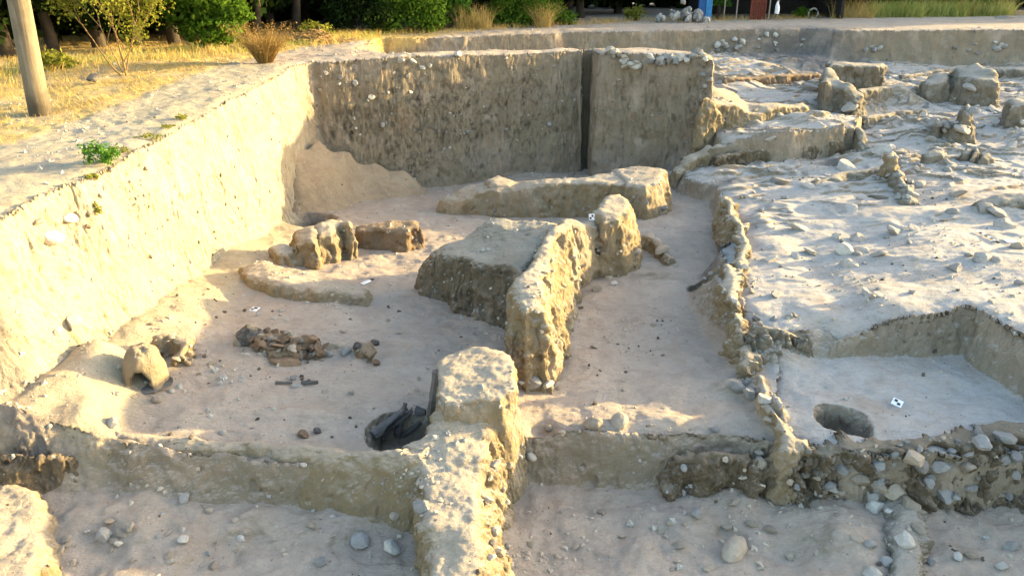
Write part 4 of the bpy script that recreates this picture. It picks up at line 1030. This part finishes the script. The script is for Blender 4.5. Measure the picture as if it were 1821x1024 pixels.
for (x, y, rz, s, lab) in ((453, 551, .5, .10, 'white survey target with black quarters on the left room floor'), (1053, 386, .2, .09, 'white survey target on the low link wall beside the upright mud stub'), (1595, 717, .9, .10, 'white survey target on the floor of the near right room')):
    r_ = empty('survey_target', (0, 0, 0), lab, 'survey target', 'survey targets laid out in the dig')
    box_part('plate', r_, (s, s, .012), (0, 0, .006), M['white'], bev=.003)
    for sx in (-1, 1):
        box_part('black_quarter', r_, (s * .30, s * .30, .004), (sx * s * .17, sx * s * .17, .0145), M['black'])
    place(r_, x, y, rz)
r_ = empty('north_arrow', (0, 0, 0), 'small white card with a dark pointed tip on the floor by the rounded ridge', 'north arrow')
box_part('card', r_, (.17, .06, .012), (0, 0, .006), M['white'], bev=.002)
P = np.array([(.085, -.03, 0), (.085, .03, 0), (.17, 0, 0), (.085, -.03, .012), (.085, .03, .012), (.17, 0, .012)])
link('tip', mesh_np('tip', P, np.array([(0, 1, 2), (3, 5, 4), (0, 2, 5), (0, 5, 3), (1, 4, 5), (1, 5, 2), (0, 3, 4), (0, 4, 1)]), M['black'], False), r_)
place(r_, 651, 503, R(-48))
r_ = empty('finds_card', (0, 0, 0), 'blank white card lying right of the scale bar', 'card')
box_part('card', r_, (.16, .09, .008), (0, 0, .006), M['white'], bev=.002)
place(r_, 1797, 430, R(-25))
a_, _, _ = hit(1737, 413); b_, _, _ = hit(1776, 434)
L_ = (b_ - a_).length
r_ = empty('scale_bar', (0, 0, 0), 'black and white banded scale bar lying on the right floor', 'scale bar')
for k in range(8):
    box_part('band', r_, (L_ / 8, .028, .014), ((k + .5) * L_ / 8, 0, .012), M['white' if k % 2 == 0 else 'black'])
r_.location = a_ + Vector((0, 0, .008)); r_.rotation_euler = (b_ - a_).to_track_quat('X', 'Z').to_euler()

# ------------------------------------------------------------------ loose crumbs of soil and little pebbles
def crumbs(name, n, smin, smax, mat, seed, steep=False):
    g = np.random.default_rng(seed)
    A = EP[ET[:, 0]]; B = EP[ET[:, 1]]; Cc = EP[ET[:, 2]]
    nn = np.cross(B - A, Cc - A); ar = np.linalg.norm(nn, axis=1) + 1e-12
    cen = (A + B + Cc) / 3
    dv = np.linalg.norm(cen - CAM, axis=1)
    ok = (cen[:, 1] > 3.5) & (cen[:, 1] < 24) & (np.abs(cen[:, 0]) < 0.72 * cen[:, 1] + 2.5)
    up = np.abs(nn[:, 2]) / ar
    ok &= (up < .6) if steep else (up > .5)
    clus = np.clip(0.10 + fbm(cen * 1.1, 4, seed), 0.02, 2) ** 2
    p = ar * ok * clus / (dv + 2) ** 1.3
    idx = g.choice(len(ar), n, p=p / p.sum())
    u, v = g.random(n), g.random(n)
    m = u + v > 1; u[m], v[m] = 1 - u[m], 1 - v[m]
    pos = A[idx] + (B[idx] - A[idx]) * u[:, None] + (Cc[idx] - A[idx]) * v[:, None]
    V, Fc = ICO[1] if n < 4000 else ICO[0]
    base = V * (1 + .25 * g.normal(size=(len(V), 1)))
    s = smin + (smax - smin) * g.random(n) ** 3.5
    ax = g.uniform(.55, 1.3, (n, 1, 3))
    th = g.uniform(0, 6.28, n)
    rot = np.zeros((n, 3, 3)); rot[:, 0, 0] = np.cos(th); rot[:, 0, 1] = -np.sin(th); rot[:, 1, 0] = np.sin(th); rot[:, 1, 1] = np.cos(th); rot[:, 2, 2] = 1
    PP = np.einsum('nij,nvj->nvi', rot, base[None] * ax) * s[:, None, None] + pos[:, None, :] + np.array([0, 0, -.05]) * s[:, None, None]
    FF = Fc[None] + (np.arange(n) * len(V))[:, None, None]
    link(name, mesh_np(name, PP.reshape(-1, 3), FF.reshape(-1, 3), M[mat], False), kind='stuff')
crumbs('soil_crumbs', 15000, .004, .03, 'tan_stone', 3)
crumbs('pebbles', 3000, .007, .035, 'lime', 4)
crumbs('section_grit', 5000, .006, .03, 'cobble', 8, True)
crumbs('dark_crumbs', 2200, .005, .024, 'dark_clod', 14)
crumbs('dark_section_grit', 2000, .006, .026, 'dark_clod', 15, True)

# ------------------------------------------------------------------ vegetation and the far edge of the site
def quads_from(pos, nrm, size, g, aspect=.6):
    n = len(pos)
    r = g.normal(size=(n, 3))
    u = np.cross(nrm, r); u /= np.linalg.norm(u, axis=1, keepdims=True) + 1e-9
    v = np.cross(nrm, u); v /= np.linalg.norm(v, axis=1, keepdims=True) + 1e-9
    s = (size * g.uniform(.6, 1.3, n))[:, None]
    P = np.stack([pos - u * s, pos - v * s * aspect + u * s * .1, pos + u * s, pos + v * s * aspect + u * s * .1], 1)
    return P.reshape(-1, 3), np.arange(4 * n).reshape(n, 4)
def leaf_cloud(n, blobs, size, seed, shell=.45):
    """leaves spread through a set of ellipsoid clumps (x,y,z,rx,ry,rz)"""
    g = np.random.default_rng(seed)
    bl = np.array(blobs)
    wgt = bl[:, 3] * bl[:, 4] + bl[:, 5] * bl[:, 3]
    idx = g.choice(len(bl), n, p=wgt / wgt.sum())
    d = g.normal(size=(n, 3)); d /= np.linalg.norm(d, axis=1, keepdims=True)
    rad = 1 - shell * g.random(n) ** 1.5
    rad *= 1 + .25 * fbm(d * 2.2 + bl[idx, :3] * 3, 3, seed)
    pos = bl[idx, :3] + d * rad[:, None] * bl[idx, 3:]
    nr = d + .8 * g.normal(size=(n, 3)); nr /= np.linalg.norm(nr, axis=1, keepdims=True)
    return quads_from(pos, nr, size, g)
def blades(pos, h, w, lean, seed, curve=.35):
    """thin tapering grass blades, each a bent triangle strip"""
    g = np.random.default_rng(seed)
    n = len(pos)
    a = g.uniform(0, 6.283, n)
    l = lean if isinstance(lean, np.ndarray) else np.column_stack([np.cos(a), np.sin(a)]) * (lean * g.random(n))[:, None]
    b = g.uniform(0, 6.283, n)
    side = np.column_stack([np.cos(b), np.sin(b), np.zeros(n)]) * (w * .5)
    hh = h * g.uniform(.5, 1.25, n)
    mid = pos + np.column_stack([l * (hh * .5)[:, None], hh * .55])
    tip = pos + np.column_stack([l * (hh * (1 + curve))[:, None], hh])
    P = np.stack([pos - side, pos + side, mid + side * .7, mid - side * .7, tip], 1).reshape(-1, 3)
    k = np.arange(n)[:, None] * 5
    T = np.vstack([k + [0, 1, 2], k + [0, 2, 3], k + [3, 2, 4]])
    return P, T
def tube(pts, rad, k=7):
    P, Fc = [], []
    for i, (p, r) in enumerate(zip(pts, rad)):
        p = Vector(p)
        t = (Vector(pts[min(i + 1, len(pts) - 1)]) - Vector(pts[max(i - 1, 0)])).normalized()
        u = t.orthogonal().normalized() if abs(t.z) < .9 else t.cross(Vector((0, 1, 0))).normalized()
        v = t.cross(u)
        for j in range(k):
            a = 6.283 * j / k
            P.append(tuple(p + u * math.cos(a) * r + v * math.sin(a) * r))
    n = len(pts)
    for i in range(n - 1):
        for j in range(k):
            Fc.append((i * k + j, i * k + (j + 1) % k, (i + 1) * k + (j + 1) % k, (i + 1) * k + j))
    return np.array(P), np.array(Fc)
class Acc:
    def __init__(self): self.P, self.F, self.n = [], [], 0
    def add(self, P, Fc):
        self.P.append(P); self.F.append(Fc + self.n); self.n += len(P); return self
    def me(self, name, mat, smooth=True): return mesh_np(name, np.vstack(self.P), np.vstack(self.F), mat, smooth)

# --- big trees whose low crowns shade the far side
def tree_meshes(seed):
    g = random.Random(seed)
    bl = []
    for i in range(22):
        a, rr = g.uniform(0, 6.283), math.sqrt(g.random()) * 1.5
        z = g.uniform(.9, 6.2)
        s = g.uniform(.55, .95) * (1.25 if z < 4 else 1)
        bl.append((rr * math.cos(a), rr * math.sin(a), z, s, s, s * .7))
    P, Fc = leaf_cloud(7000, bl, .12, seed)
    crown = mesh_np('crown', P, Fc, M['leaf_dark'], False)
    acc = Acc()
    pts = [(0.04 * math.sin(i), .05 * math.cos(i * 1.3), i * .5 - .2) for i in range(9)]
    acc.add(*tube(pts, [.15 - .012 * i for i in range(9)]))
    for b in range(5):
        a = g.uniform(0, 6.28); z0 = g.uniform(.9, 2.4)
        acc.add(*tube([(0, 0, z0), (.5 * math.cos(a), .5 * math.sin(a), z0 + .5), (1.1 * math.cos(a), 1.1 * math.sin(a), z0 + 1.3)], [.06, .045, .02], 5))
    return crown, acc.me('trunk', M['bark'])
TM = [tree_meshes(s) for s in (1, 2, 3)]
def line_pt(px, py, back):
    a, b = W(px, py, 0.0)
    return a - back * .35, b + back
G = 'dark trees shading the far edge'
k = 0
edge = [(-330, 150), (-180, 138), (-60, 128), (40, 121), (130, 113), (215, 106), (300, 98), (390, 90), (470, 82), (550, 74), (640, 66), (730, 58), (820, 53), (910, 49), (1000, 44), (1090, 40), (1180, 38), (1420, 33), (1500, 30), (1590, 29), (1680, 28), (1770, 27), (1860, 27), (1960, 27), (2080, 27), (2230, 27), (2400, 27), (2600, 27)]
for i, (px, py) in enumerate(edge):
    for row in (0, 1):
        a, b = line_pt(px + row * 40, py, (1.9 if px < 1400 else 3.8) + (0.9 if px < 700 else 0) + row * 2.6 + RNG.uniform(-.3, .5))
        if row == 0 and 1160 < px < 1440: continue
        cr, tr = TM[k % 3]; k += 1
        t = empty('tree', (a, b, drop(a, b) if b < 44 else -.1), 'dark leafy tree in the shady row along the far edge of the site', 'tree', G)
        link('crown', cr, t); link('trunk', tr, t)
        s = RNG.uniform(.85, 1.15)
        t.scale = (s * 1.1, s, s); t.rotation_euler = (0, 0, RNG.uniform(0, 6.28))
# the wood behind, one dark mass
g = np.random.default_rng(12)
pos = []
base = np.array([line_pt(px, py, 7.5) for px, py in edge])
n = 26000
tt = g.random(n) * (len(base) - 1.001); i0 = tt.astype(int)
bp = base[i0] + (base[i0 + 1] - base[i0]) * (tt - i0)[:, None]
pos = np.column_stack([bp + g.normal(size=(n, 2)) * [.3, .3] + (g.random(n) * 4.0)[:, None] * [-.2, 1.0], g.random(n) * 8.5])
nr = g.normal(size=(n, 3)); nr[:, 1] -= 1.2; nr /= np.linalg.norm(nr, axis=1, keepdims=True)
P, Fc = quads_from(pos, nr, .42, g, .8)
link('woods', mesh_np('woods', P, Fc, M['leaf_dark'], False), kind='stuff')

# --- shrubs in the sun before the trees
def shrub(px, py, w, h, label, mat='leaf_green', n=2600, seed=1, leaf=.05, low=.1, group=None, name='shrub', depth=0.0):
    a, b = W(px, py, -.02); 
    d = Vector((a, b, -1.5)).length
    Wd, H = w / F_PX * d, h / F_PX * d
    gg = random.Random(seed)
    bl = []
    for i in range(14):
        x = gg.uniform(-.5, .5) * Wd * .75; y = gg.uniform(-.35, .35) * Wd * .6 ; z = gg.uniform(low, .85) * H * (1 - .6 * abs(2 * x / Wd))
        s = gg.uniform(.16, .27) * max(Wd, H * .7)
        bl.append((x, y, z, s, s, s * .75))
    t = empty(name, (a, b + depth, drop(a, b + depth)), label, 'shrub', group)
    P, Fc = leaf_cloud(n, bl, leaf, seed)
    link('foliage', mesh_np('foliage', P, Fc, M[mat], False), t)
    acc = Acc()
    for i in range(6):
        an = gg.uniform(0, 6.28); e = bl[i]
        acc.add(*tube([(0.05 * math.cos(an), .05 * math.sin(an), -.05), (e[0] * .5, e[1] * .5, e[2] * .55), (e[0], e[1], e[2])], [.025, .017, .008], 5))
    link('stems', acc.me('stems', M['bark']), t)
    return t
shrub(350, 92, 150, 140, 'leafy green bush behind the bare branched small tree', 'leaf_green', 6500, 3, .055, .2, depth=.6)
shrub(640, 62, 110, 70, 'dark green low bush left of the tall yellow grass', 'leaf_dark', 2600, 4, .05)
shrub(735, 58, 130, 90, 'bright green leafy bush just left of the tall yellow grass', 'leaf_green', 4200, 5, .055)
shrub(800, 52, 90, 80, 'green weedy bush close to the tall yellow grass', 'leaf_bright', 2600, 6, .05)
shrub(920, 48, 120, 66, 'rounded green bush right of the tall yellow grass', 'leaf_green', 4600, 7, .05, .15)
shrub(985, 45, 70, 55, 'small green bush at the right end of the lit bushes', 'leaf_green', 2200, 8, .05)
shrub(1130, 38, 40, 36, 'sparse sapling in the shade left of the far stone heap', 'leaf_olive', 500, 9, .045)
shrub(1276, 36, 32, 60, 'slender sapling just right of the blue post', 'leaf_bright', 420, 10, .06, .5)
shrub(1425, 33, 34, 16, 'low dark green plant right of the shelter', 'leaf_green', 700, 11, .04)
shrub(90, 122, 70, 26, 'low dusty weeds at the foot of the dark trees by the pole', 'leaf_olive', 900, 21, .04)
shrub(560, 70, 60, 26, 'low brownish shrub left of the dark green bush', 'leaf_olive', 800, 22, .04)
for (px, py, w, h, n_, sd_) in ((187, 292, 62, 42, 900, 31), (322, 213, 20, 12, 160, 32), (172, 378, 22, 24, 200, 33), (160, 320, 26, 14, 160, 34), (265, 245, 40, 8, 160, 35), (300, 228, 30, 8, 120, 36), (215, 268, 40, 10, 160, 37)):
    loc, nor, d = hit(px, py)
    gg = np.random.default_rng(sd_)
    Wd, H = w / F_PX * d, h / F_PX * d
    bl = [(gg.uniform(-.5, .5) * Wd * .7, gg.uniform(-.5, .5) * Wd * .6, gg.uniform(.1, .6) * H, Wd * .2, Wd * .2, H * .3) for _ in range(9)]
    P, Fc = leaf_cloud(n_, bl, .014 if n_ < 500 else .018, sd_, .9)
    lab = {31: 'bright green weed clump on the lip of the left section', 33: 'small green tuft hanging in the left section below the weed clump', 32: 'little green tuft farthest along the left lip'}.get(sd_, 'sparse low green weeds along the lip of the left section')
    link('weed', mesh_np('weed', P, Fc, M['leaf_bright' if sd_ == 31 else 'leaf_olive'], False), None, lab, 'weed', None if sd_ in (31, 32, 33) else 'low weeds on the left lip', loc=loc)

# --- the small tree with bare pale branches
def small_tree():
    loc, nor, d = hit(225, 136)
    t = empty('small_tree', loc, 'small tree with bare yellowish branches on the straw beyond the pole', 'tree')
    g = random.Random(8)
    acc = Acc(); tips = []
    def grow(p, v, L, r, lev):
        n = 4
        pts = [p]; q = Vector(p); dv = Vector(v)
        for i in range(n):
            dv = (dv + Vector((g.uniform(-.16, .16), g.uniform(-.16, .16), g.uniform(-.02, .14)))).normalized()
            q = q + dv * (L / n); pts.append(tuple(q))
            if lev < 3 and (i >= 1 or lev == 0) and g.random() < .85:
                a = g.uniform(0, 6.28)
                nv = (dv + .75 * Vector((math.cos(a), math.sin(a) * .8, .35))).normalized()
                grow(tuple(q), nv, L * g.uniform(.5, .7), r * .55, lev + 1)
            if lev >= 2: tips.append(tuple(q))
        acc.add(*tube(pts, [r * (1 - .6 * i / n) for i in range(n + 1)], 5))
    grow((0, 0, -.03), (-.02, 0, 1), .95, .022, 0)
    grow((-.06, 0, -.03), (-.62, .1, .8), 1.0, .016, 0)
    grow((-.05, 0, .05), (-.30, -.1, 1), 1.0, .013, 0)
    grow((.02, 0, .1), (.28, .1, 1), 1.0, .013, 0)
    link('trunk', acc.me('trunk', M['twig']), t)
    gg = np.random.default_rng(3)
    tp = np.array(tips); tp = tp[tp[:, 2] > .35]
    n = 6500
    pos = tp[gg.integers(0, len(tp), n)] + gg.normal(size=(n, 3)) * .11
    P, Fc = quads_from(pos, gg.normal(size=(n, 3)), .028, gg)
    link('foliage', mesh_np('foliage', P, Fc, M['leaf_olive'], False), t)
small_tree()

# --- dry grass clump, dead brush, tall grasses
def clump(px, py, w, h, label, n, mat='straw', seed=1, name='dry_grass_clump'):
    loc, nor, d = hit(px, py)
    g = np.random.default_rng(seed)
    H = h / F_PX * d; Wd = w / F_PX * d
    a = g.uniform(0, 6.283, n); r = np.sqrt(g.random(n))
    pos = np.column_stack([np.cos(a) * r * Wd * .12, np.sin(a) * r * Wd * .12, np.full(n, -.02)])
    lean = np.column_stack([np.cos(a), np.sin(a)]) * (r * Wd * .42 / H)[:, None]
    P, T = blades(pos, H, .010, lean, seed)
    t = empty(name, loc, label, 'grass clump')
    link('blades', mesh_np('blades', P, T, M[mat], False), t)
    # seed heads
    m = n // 2
    tip = P.reshape(n, 5, 3)[:m, 4]
    pp = np.repeat(tip, 4, 0) + g.normal(size=(m * 4, 3)) * .035
    P2, F2 = quads_from(pp, g.normal(size=(m * 4, 3)), .014, g)
    link('seed_heads', mesh_np('seed_heads', P2, F2, M[mat], False), t)
clump(472, 113, 84, 50, 'big round clump of dry brown grass at the corner of the pit', 900, 'straw_brown', seed=4)
def grass_px(name, items, mat, h, w, n, seed, lean=.25):
    g = np.random.default_rng(seed)
    pos = []
    for (x0, x1, py, dep) in items:
        for _ in range(n):
            px = g.uniform(x0, x1)
            a, b = W(px, py, 0.0)
            b2 = b + g.uniform(0, dep)
            pos.append((a * b2 / b, b2, 0))
    pos = np.array(pos)
    pos[:, 2] = [drop(x, y) - .01 for x, y, _ in pos]
    P, T = blades(pos, h, w, lean, seed)
    link(name, mesh_np(name, P, T, M[mat], False), kind='stuff')
grass_px('tall_yellow_grass', [(812, 875, 54, 1.2), (1478, 1552, 33, 1.0), (955, 978, 50, .6)], 'straw', .62, .014, 420, 3, .9)
grass_px('tall_green_grass', [(1545, 1640, 32, 1.6), (1640, 1720, 31, 1.8), (1720, 1800, 30, 1.8)], 'grass_green', .5, .018, 1500, 5, .7)
grass_px('tall_green_grass', [(1600, 1800, 30, 1.5)], 'straw', .62, .016, 900, 6, .7)
for (px, w, h, sd_) in ((1600, 60, 24, 41), (1660, 70, 28, 42), (1730, 90, 36, 43), (1790, 50, 30, 44)):
    shrub(px, 31, w, h, 'leafy green weeds standing in the tall grass on the right' , 'leaf_green', 900, sd_, .05, group='weeds in the tall grass', depth=1.0)
# low straw on the uncut ground
def straw(name, n, mask, h, w, seed, mat='straw', lean=.9):
    g = np.random.default_rng(seed)
    nt_ = len(gT)
    A, B, Cc = P_G[gT[:, 0]], P_G[gT[:, 1]], P_G[gT[:, 2]]
    ar = np.linalg.norm(np.cross(B - A, Cc - A), axis=1)
    mk = mask[gT].mean(1)
    dist = np.linalg.norm((A + B + Cc) / 3 - CAM, axis=1)
    fr = np.abs(A[:, 0]) < .75 * A[:, 1] + 1.5
    cl = np.clip(.3 + fbm((A + B + Cc) / 3 * 1.6, 3, seed), .02, 2)
    p = ar * mk * fr * cl / (dist + 2) ** .8
    i = g.choice(nt_, n, p=p / p.sum())
    u, v = g.random(n), g.random(n); m = u + v > 1; u[m], v[m] = 1 - u[m], 1 - v[m]
    pos = A[i] + (B[i] - A[i]) * u[:, None] + (Cc[i] - A[i]) * v[:, None]
    pos[:, 2] -= .005
    Pb, Tb = blades(pos, h, w, lean, seed)
    link(name, mesh_np(name, Pb, Tb, M[mat], False), kind='stuff')
P_G = P_GROUND
straw('dry_grass', 26000, np.clip(masks['straw'], 0, 1) ** 2, .07, .007, 5, lean=1.3)
eg = np.array([W(px, py, 0) for px, py in edge])
ed = path_dist(gxy, eg)
straw('dry_grass', 7000, np.exp(-(ed / .7) ** 2) * unc, .16, .012, 6)
straw('green_grass', 2500, np.exp(-(ed / .6) ** 2) * unc * (gxy[:, 0] < -3), .14, .012, 7, 'grass_green')

# --- heap of dead brush
bx_, by_ = W(560, 74, 0)
acc = Acc(); g = random.Random(4)
for i in range(260):
    x, y = g.gauss(0, .42), g.gauss(0, .22)
    z = .32 * math.exp(-(x / .55) ** 2 - (y / .3) ** 2) * g.random()
    a, e, L = g.uniform(0, 6.28), g.uniform(-.2, .5), g.uniform(.2, .6)
    v = Vector((math.cos(a) * math.cos(e), math.sin(a) * math.cos(e), math.sin(e))) * L
    p = Vector((x, y, z))
    acc.add(*tube([tuple(p - v / 2), tuple(p + Vector((g.uniform(-.03, .03), 0, .02))), tuple(p + v / 2)], [.009, .008, .004], 4))
link('brush_pile', acc.me('brush_pile', M['twig']), None, 'heap of dead brown twigs at the far left edge beyond the grass clump', 'brush pile', loc=(bx_, by_, drop(bx_, by_)))

# --- the leaning pole
M['pole'], n, bs = new_mat('weathered_pole', 0.9, 0.15)
co = N_(n, 'ShaderNodeTexCoord').outputs['Object']
gr = noise(n, co, 9, 7, 0.7, (2.2, 2.2, 0.10)); bl = noise(n, co, 2.2, 6, 0.65)
sz = N_(n, 'ShaderNodeSeparateXYZ'); n.links.new(co, sz.inputs[0])
c = mixc(n, ramp(n, gr, 0.35, 0.65), (0.12, 0.095, 0.062), (0.25, 0.205, 0.14))
c = mixc(n, mul(n, ramp(n, bl, 0.5, 0.66), 0.6), c, (0.10, 0.08, 0.055))
c = mixc(n, mul(n, ramp(n, mul(n, sz.outputs[2], mul(n, bl, 0.5), 'SUBTRACT'), 0.15, -0.15), 0.8), c, (0.055, 0.045, 0.03))
n.links.new(c, bs.inputs['Base Color'])
bump(n, bs, gr, 0.02, 0.7)
loc, nor, d = hit(72, 203)
dr = ray(33, 0); tp = Vector(dr * (loc.y / dr[1])) + Vector(CAM)
v = (tp - loc).normalized()
pts = [tuple(v * s) for s in np.linspace(-.3, 7.0, 24)]
rb = .5 * 37 / F_PX * (loc.y * CP + (1.54 - loc.z) * SP)
Pp, Fp = tube(pts, [rb * (1.0 - .012 * i) for i in range(24)], 32)
Pp *= (1 + .006 * fbm(Pp * np.array([6, 6, 1.5]), 3, 2))[:, None]
po = empty('utility_pole', loc, 'thick leaning grey wooden pole standing in the straw on the left', 'pole')
link('shaft', mesh_np('shaft', Pp, Fp, M['pole'], True), po)

# --- things at the far edge: blue metal post, shelter posts with added shading roof and walls, rusty panel
M['blue'] = flat_mat('blue_paint', (.035, .20, .42), .5, .2, 6)
M['blue_dark'] = flat_mat('dark_blue_paint', (.015, .09, .26), .5, .2, 6)
M['shade_panel'] = flat_mat('dark_shade_panel', (.03, .026, .022), .9, .3, 8)
M['post'] = flat_mat('pale_post', (.30, .26, .19), .8, .2, 9)
M['rust'] = flat_mat('rusty_iron', (.17, .045, .025), .85, .4, 20)
def at(px, py=36): 
    a, b = W(px, py, 0.0); return a, b
def wpx(n, b): return n / F_PX * (b * CP + 1.54 * SP)
x, y = at(1252, 38)
r_ = empty('metal_post', (x, y, drop(x, y)), 'blue painted metal door post beside the far stone heap', 'post')
box_part('dark_leaf', r_, (wpx(12, y), .12, 2.4), (-wpx(6, y) - .004, 0, 1.2), M['blue_dark'], bev=.01)
box_part('light_leaf', r_, (wpx(11, y), .14, 2.4), (wpx(6, y), 0, 1.2), M['blue'], bev=.01)
x0, y0 = at(1287, 36); x1, y1 = at(1470, 33)
r_ = empty('shelter', ((x0 + x1) / 2, y0 + .2, drop(x0, y0)), 'thin pale posts of a shelter, with dark roof and walls added for shade', 'shelter')
wd_ = x1 - x0
for px in (1288, 1310, 1368, 1383):
    xx, yy_ = at(px, 36)
    box_part('post', r_, (.035, .035, 2.4), (xx - r_.location.x, -.1, 1.2), M['post'])
box_part('shade_roof', r_, (wd_ + 1.2, 4.2, .12), (0, 1.9, 2.46), M['shade_panel'])  # roof, back and sides added to keep the background behind the posts black
box_part('shade_back', r_, (wd_ + .8, .1, 2.4), (0, 3.6, 1.2), M['shade_panel'])
for s in (-1, 1): box_part('shade_side', r_, (.1, 3.2, 2.4), (s * (wd_ / 2 + .35), 2.0, 1.2), M['shade_panel'])
x, y = at(1347, 36)
r_ = empty('lattice_panel', (x, y + .05, drop(x, y)), 'rusty red lattice panel leaning between the thin posts of the shelter', 'panel')
hw, hh = wpx(13, y), 2.0
acc = Acc()
def bar(a, b, w_):
    acc.add(*tube([a, b], [w_, w_], 5))
for s in (-1, 1): bar((s * hw, 0, 0), (s * hw + .1, .3, hh), .022)
for i in range(9):
    z = .05 + i * .24; o_ = .05 * i * .24
    bar((-hw + o_, z * .15, z), (hw + o_, z * .15, z), .014)
for i in range(6):
    x_ = -hw + (i + .5) * hw / 3
    bar((x_, .01, 0), (x_ + .1, .31, hh), .012)
link('frame', acc.me('frame', M['rust'], False), r_)
bx2 = box_part('mesh_sheet', r_, (hw * 1.9, .02, hh), (.05, .19, hh / 2), M['rust'], (R(-8.5), R(2.8), 0))
x, y = at(1377, 36)
Pw, Fw = tube([(0, 0, .20), (.01, 0, .32), (0, 0, .44), (-.01, 0, .52), (0, 0, .60)], [.075, .08, .07, .035, .012], 10)
link('white_bag', mesh_np('white_bag', Pw, Fw, M['white'], True), None, 'white bag hanging on the right hand post of the shelter', 'bag', loc=(x, y - .15, drop(x, y)))
x, y = at(1790, 34)
V_, F_ = rock_shape(55, True)
link('stone', mesh_np('stone', V_ * np.array([.42, .3, .16]), F_, M['tan_stone'], False), None, 'flat stone slab lying before the tall green grass at the far right', 'stone', loc=(x, y, drop(x, y) + .03))
x, y = at(1445, 33)
pt, ft = [], []
tw = Acc()
ring = [(.16 * math.cos(6.283 * i / 20), 0, .16 + .16 * math.sin(6.283 * i / 20)) for i in range(21)]
tw.add(*tube(ring, [.03] * 21, 7))
link('hoop', tw.me('hoop', M['cobble']), None, 'small grey hoop standing at the dark edge right of the shelter', 'hoop', loc=(x, y, drop(x, y)))
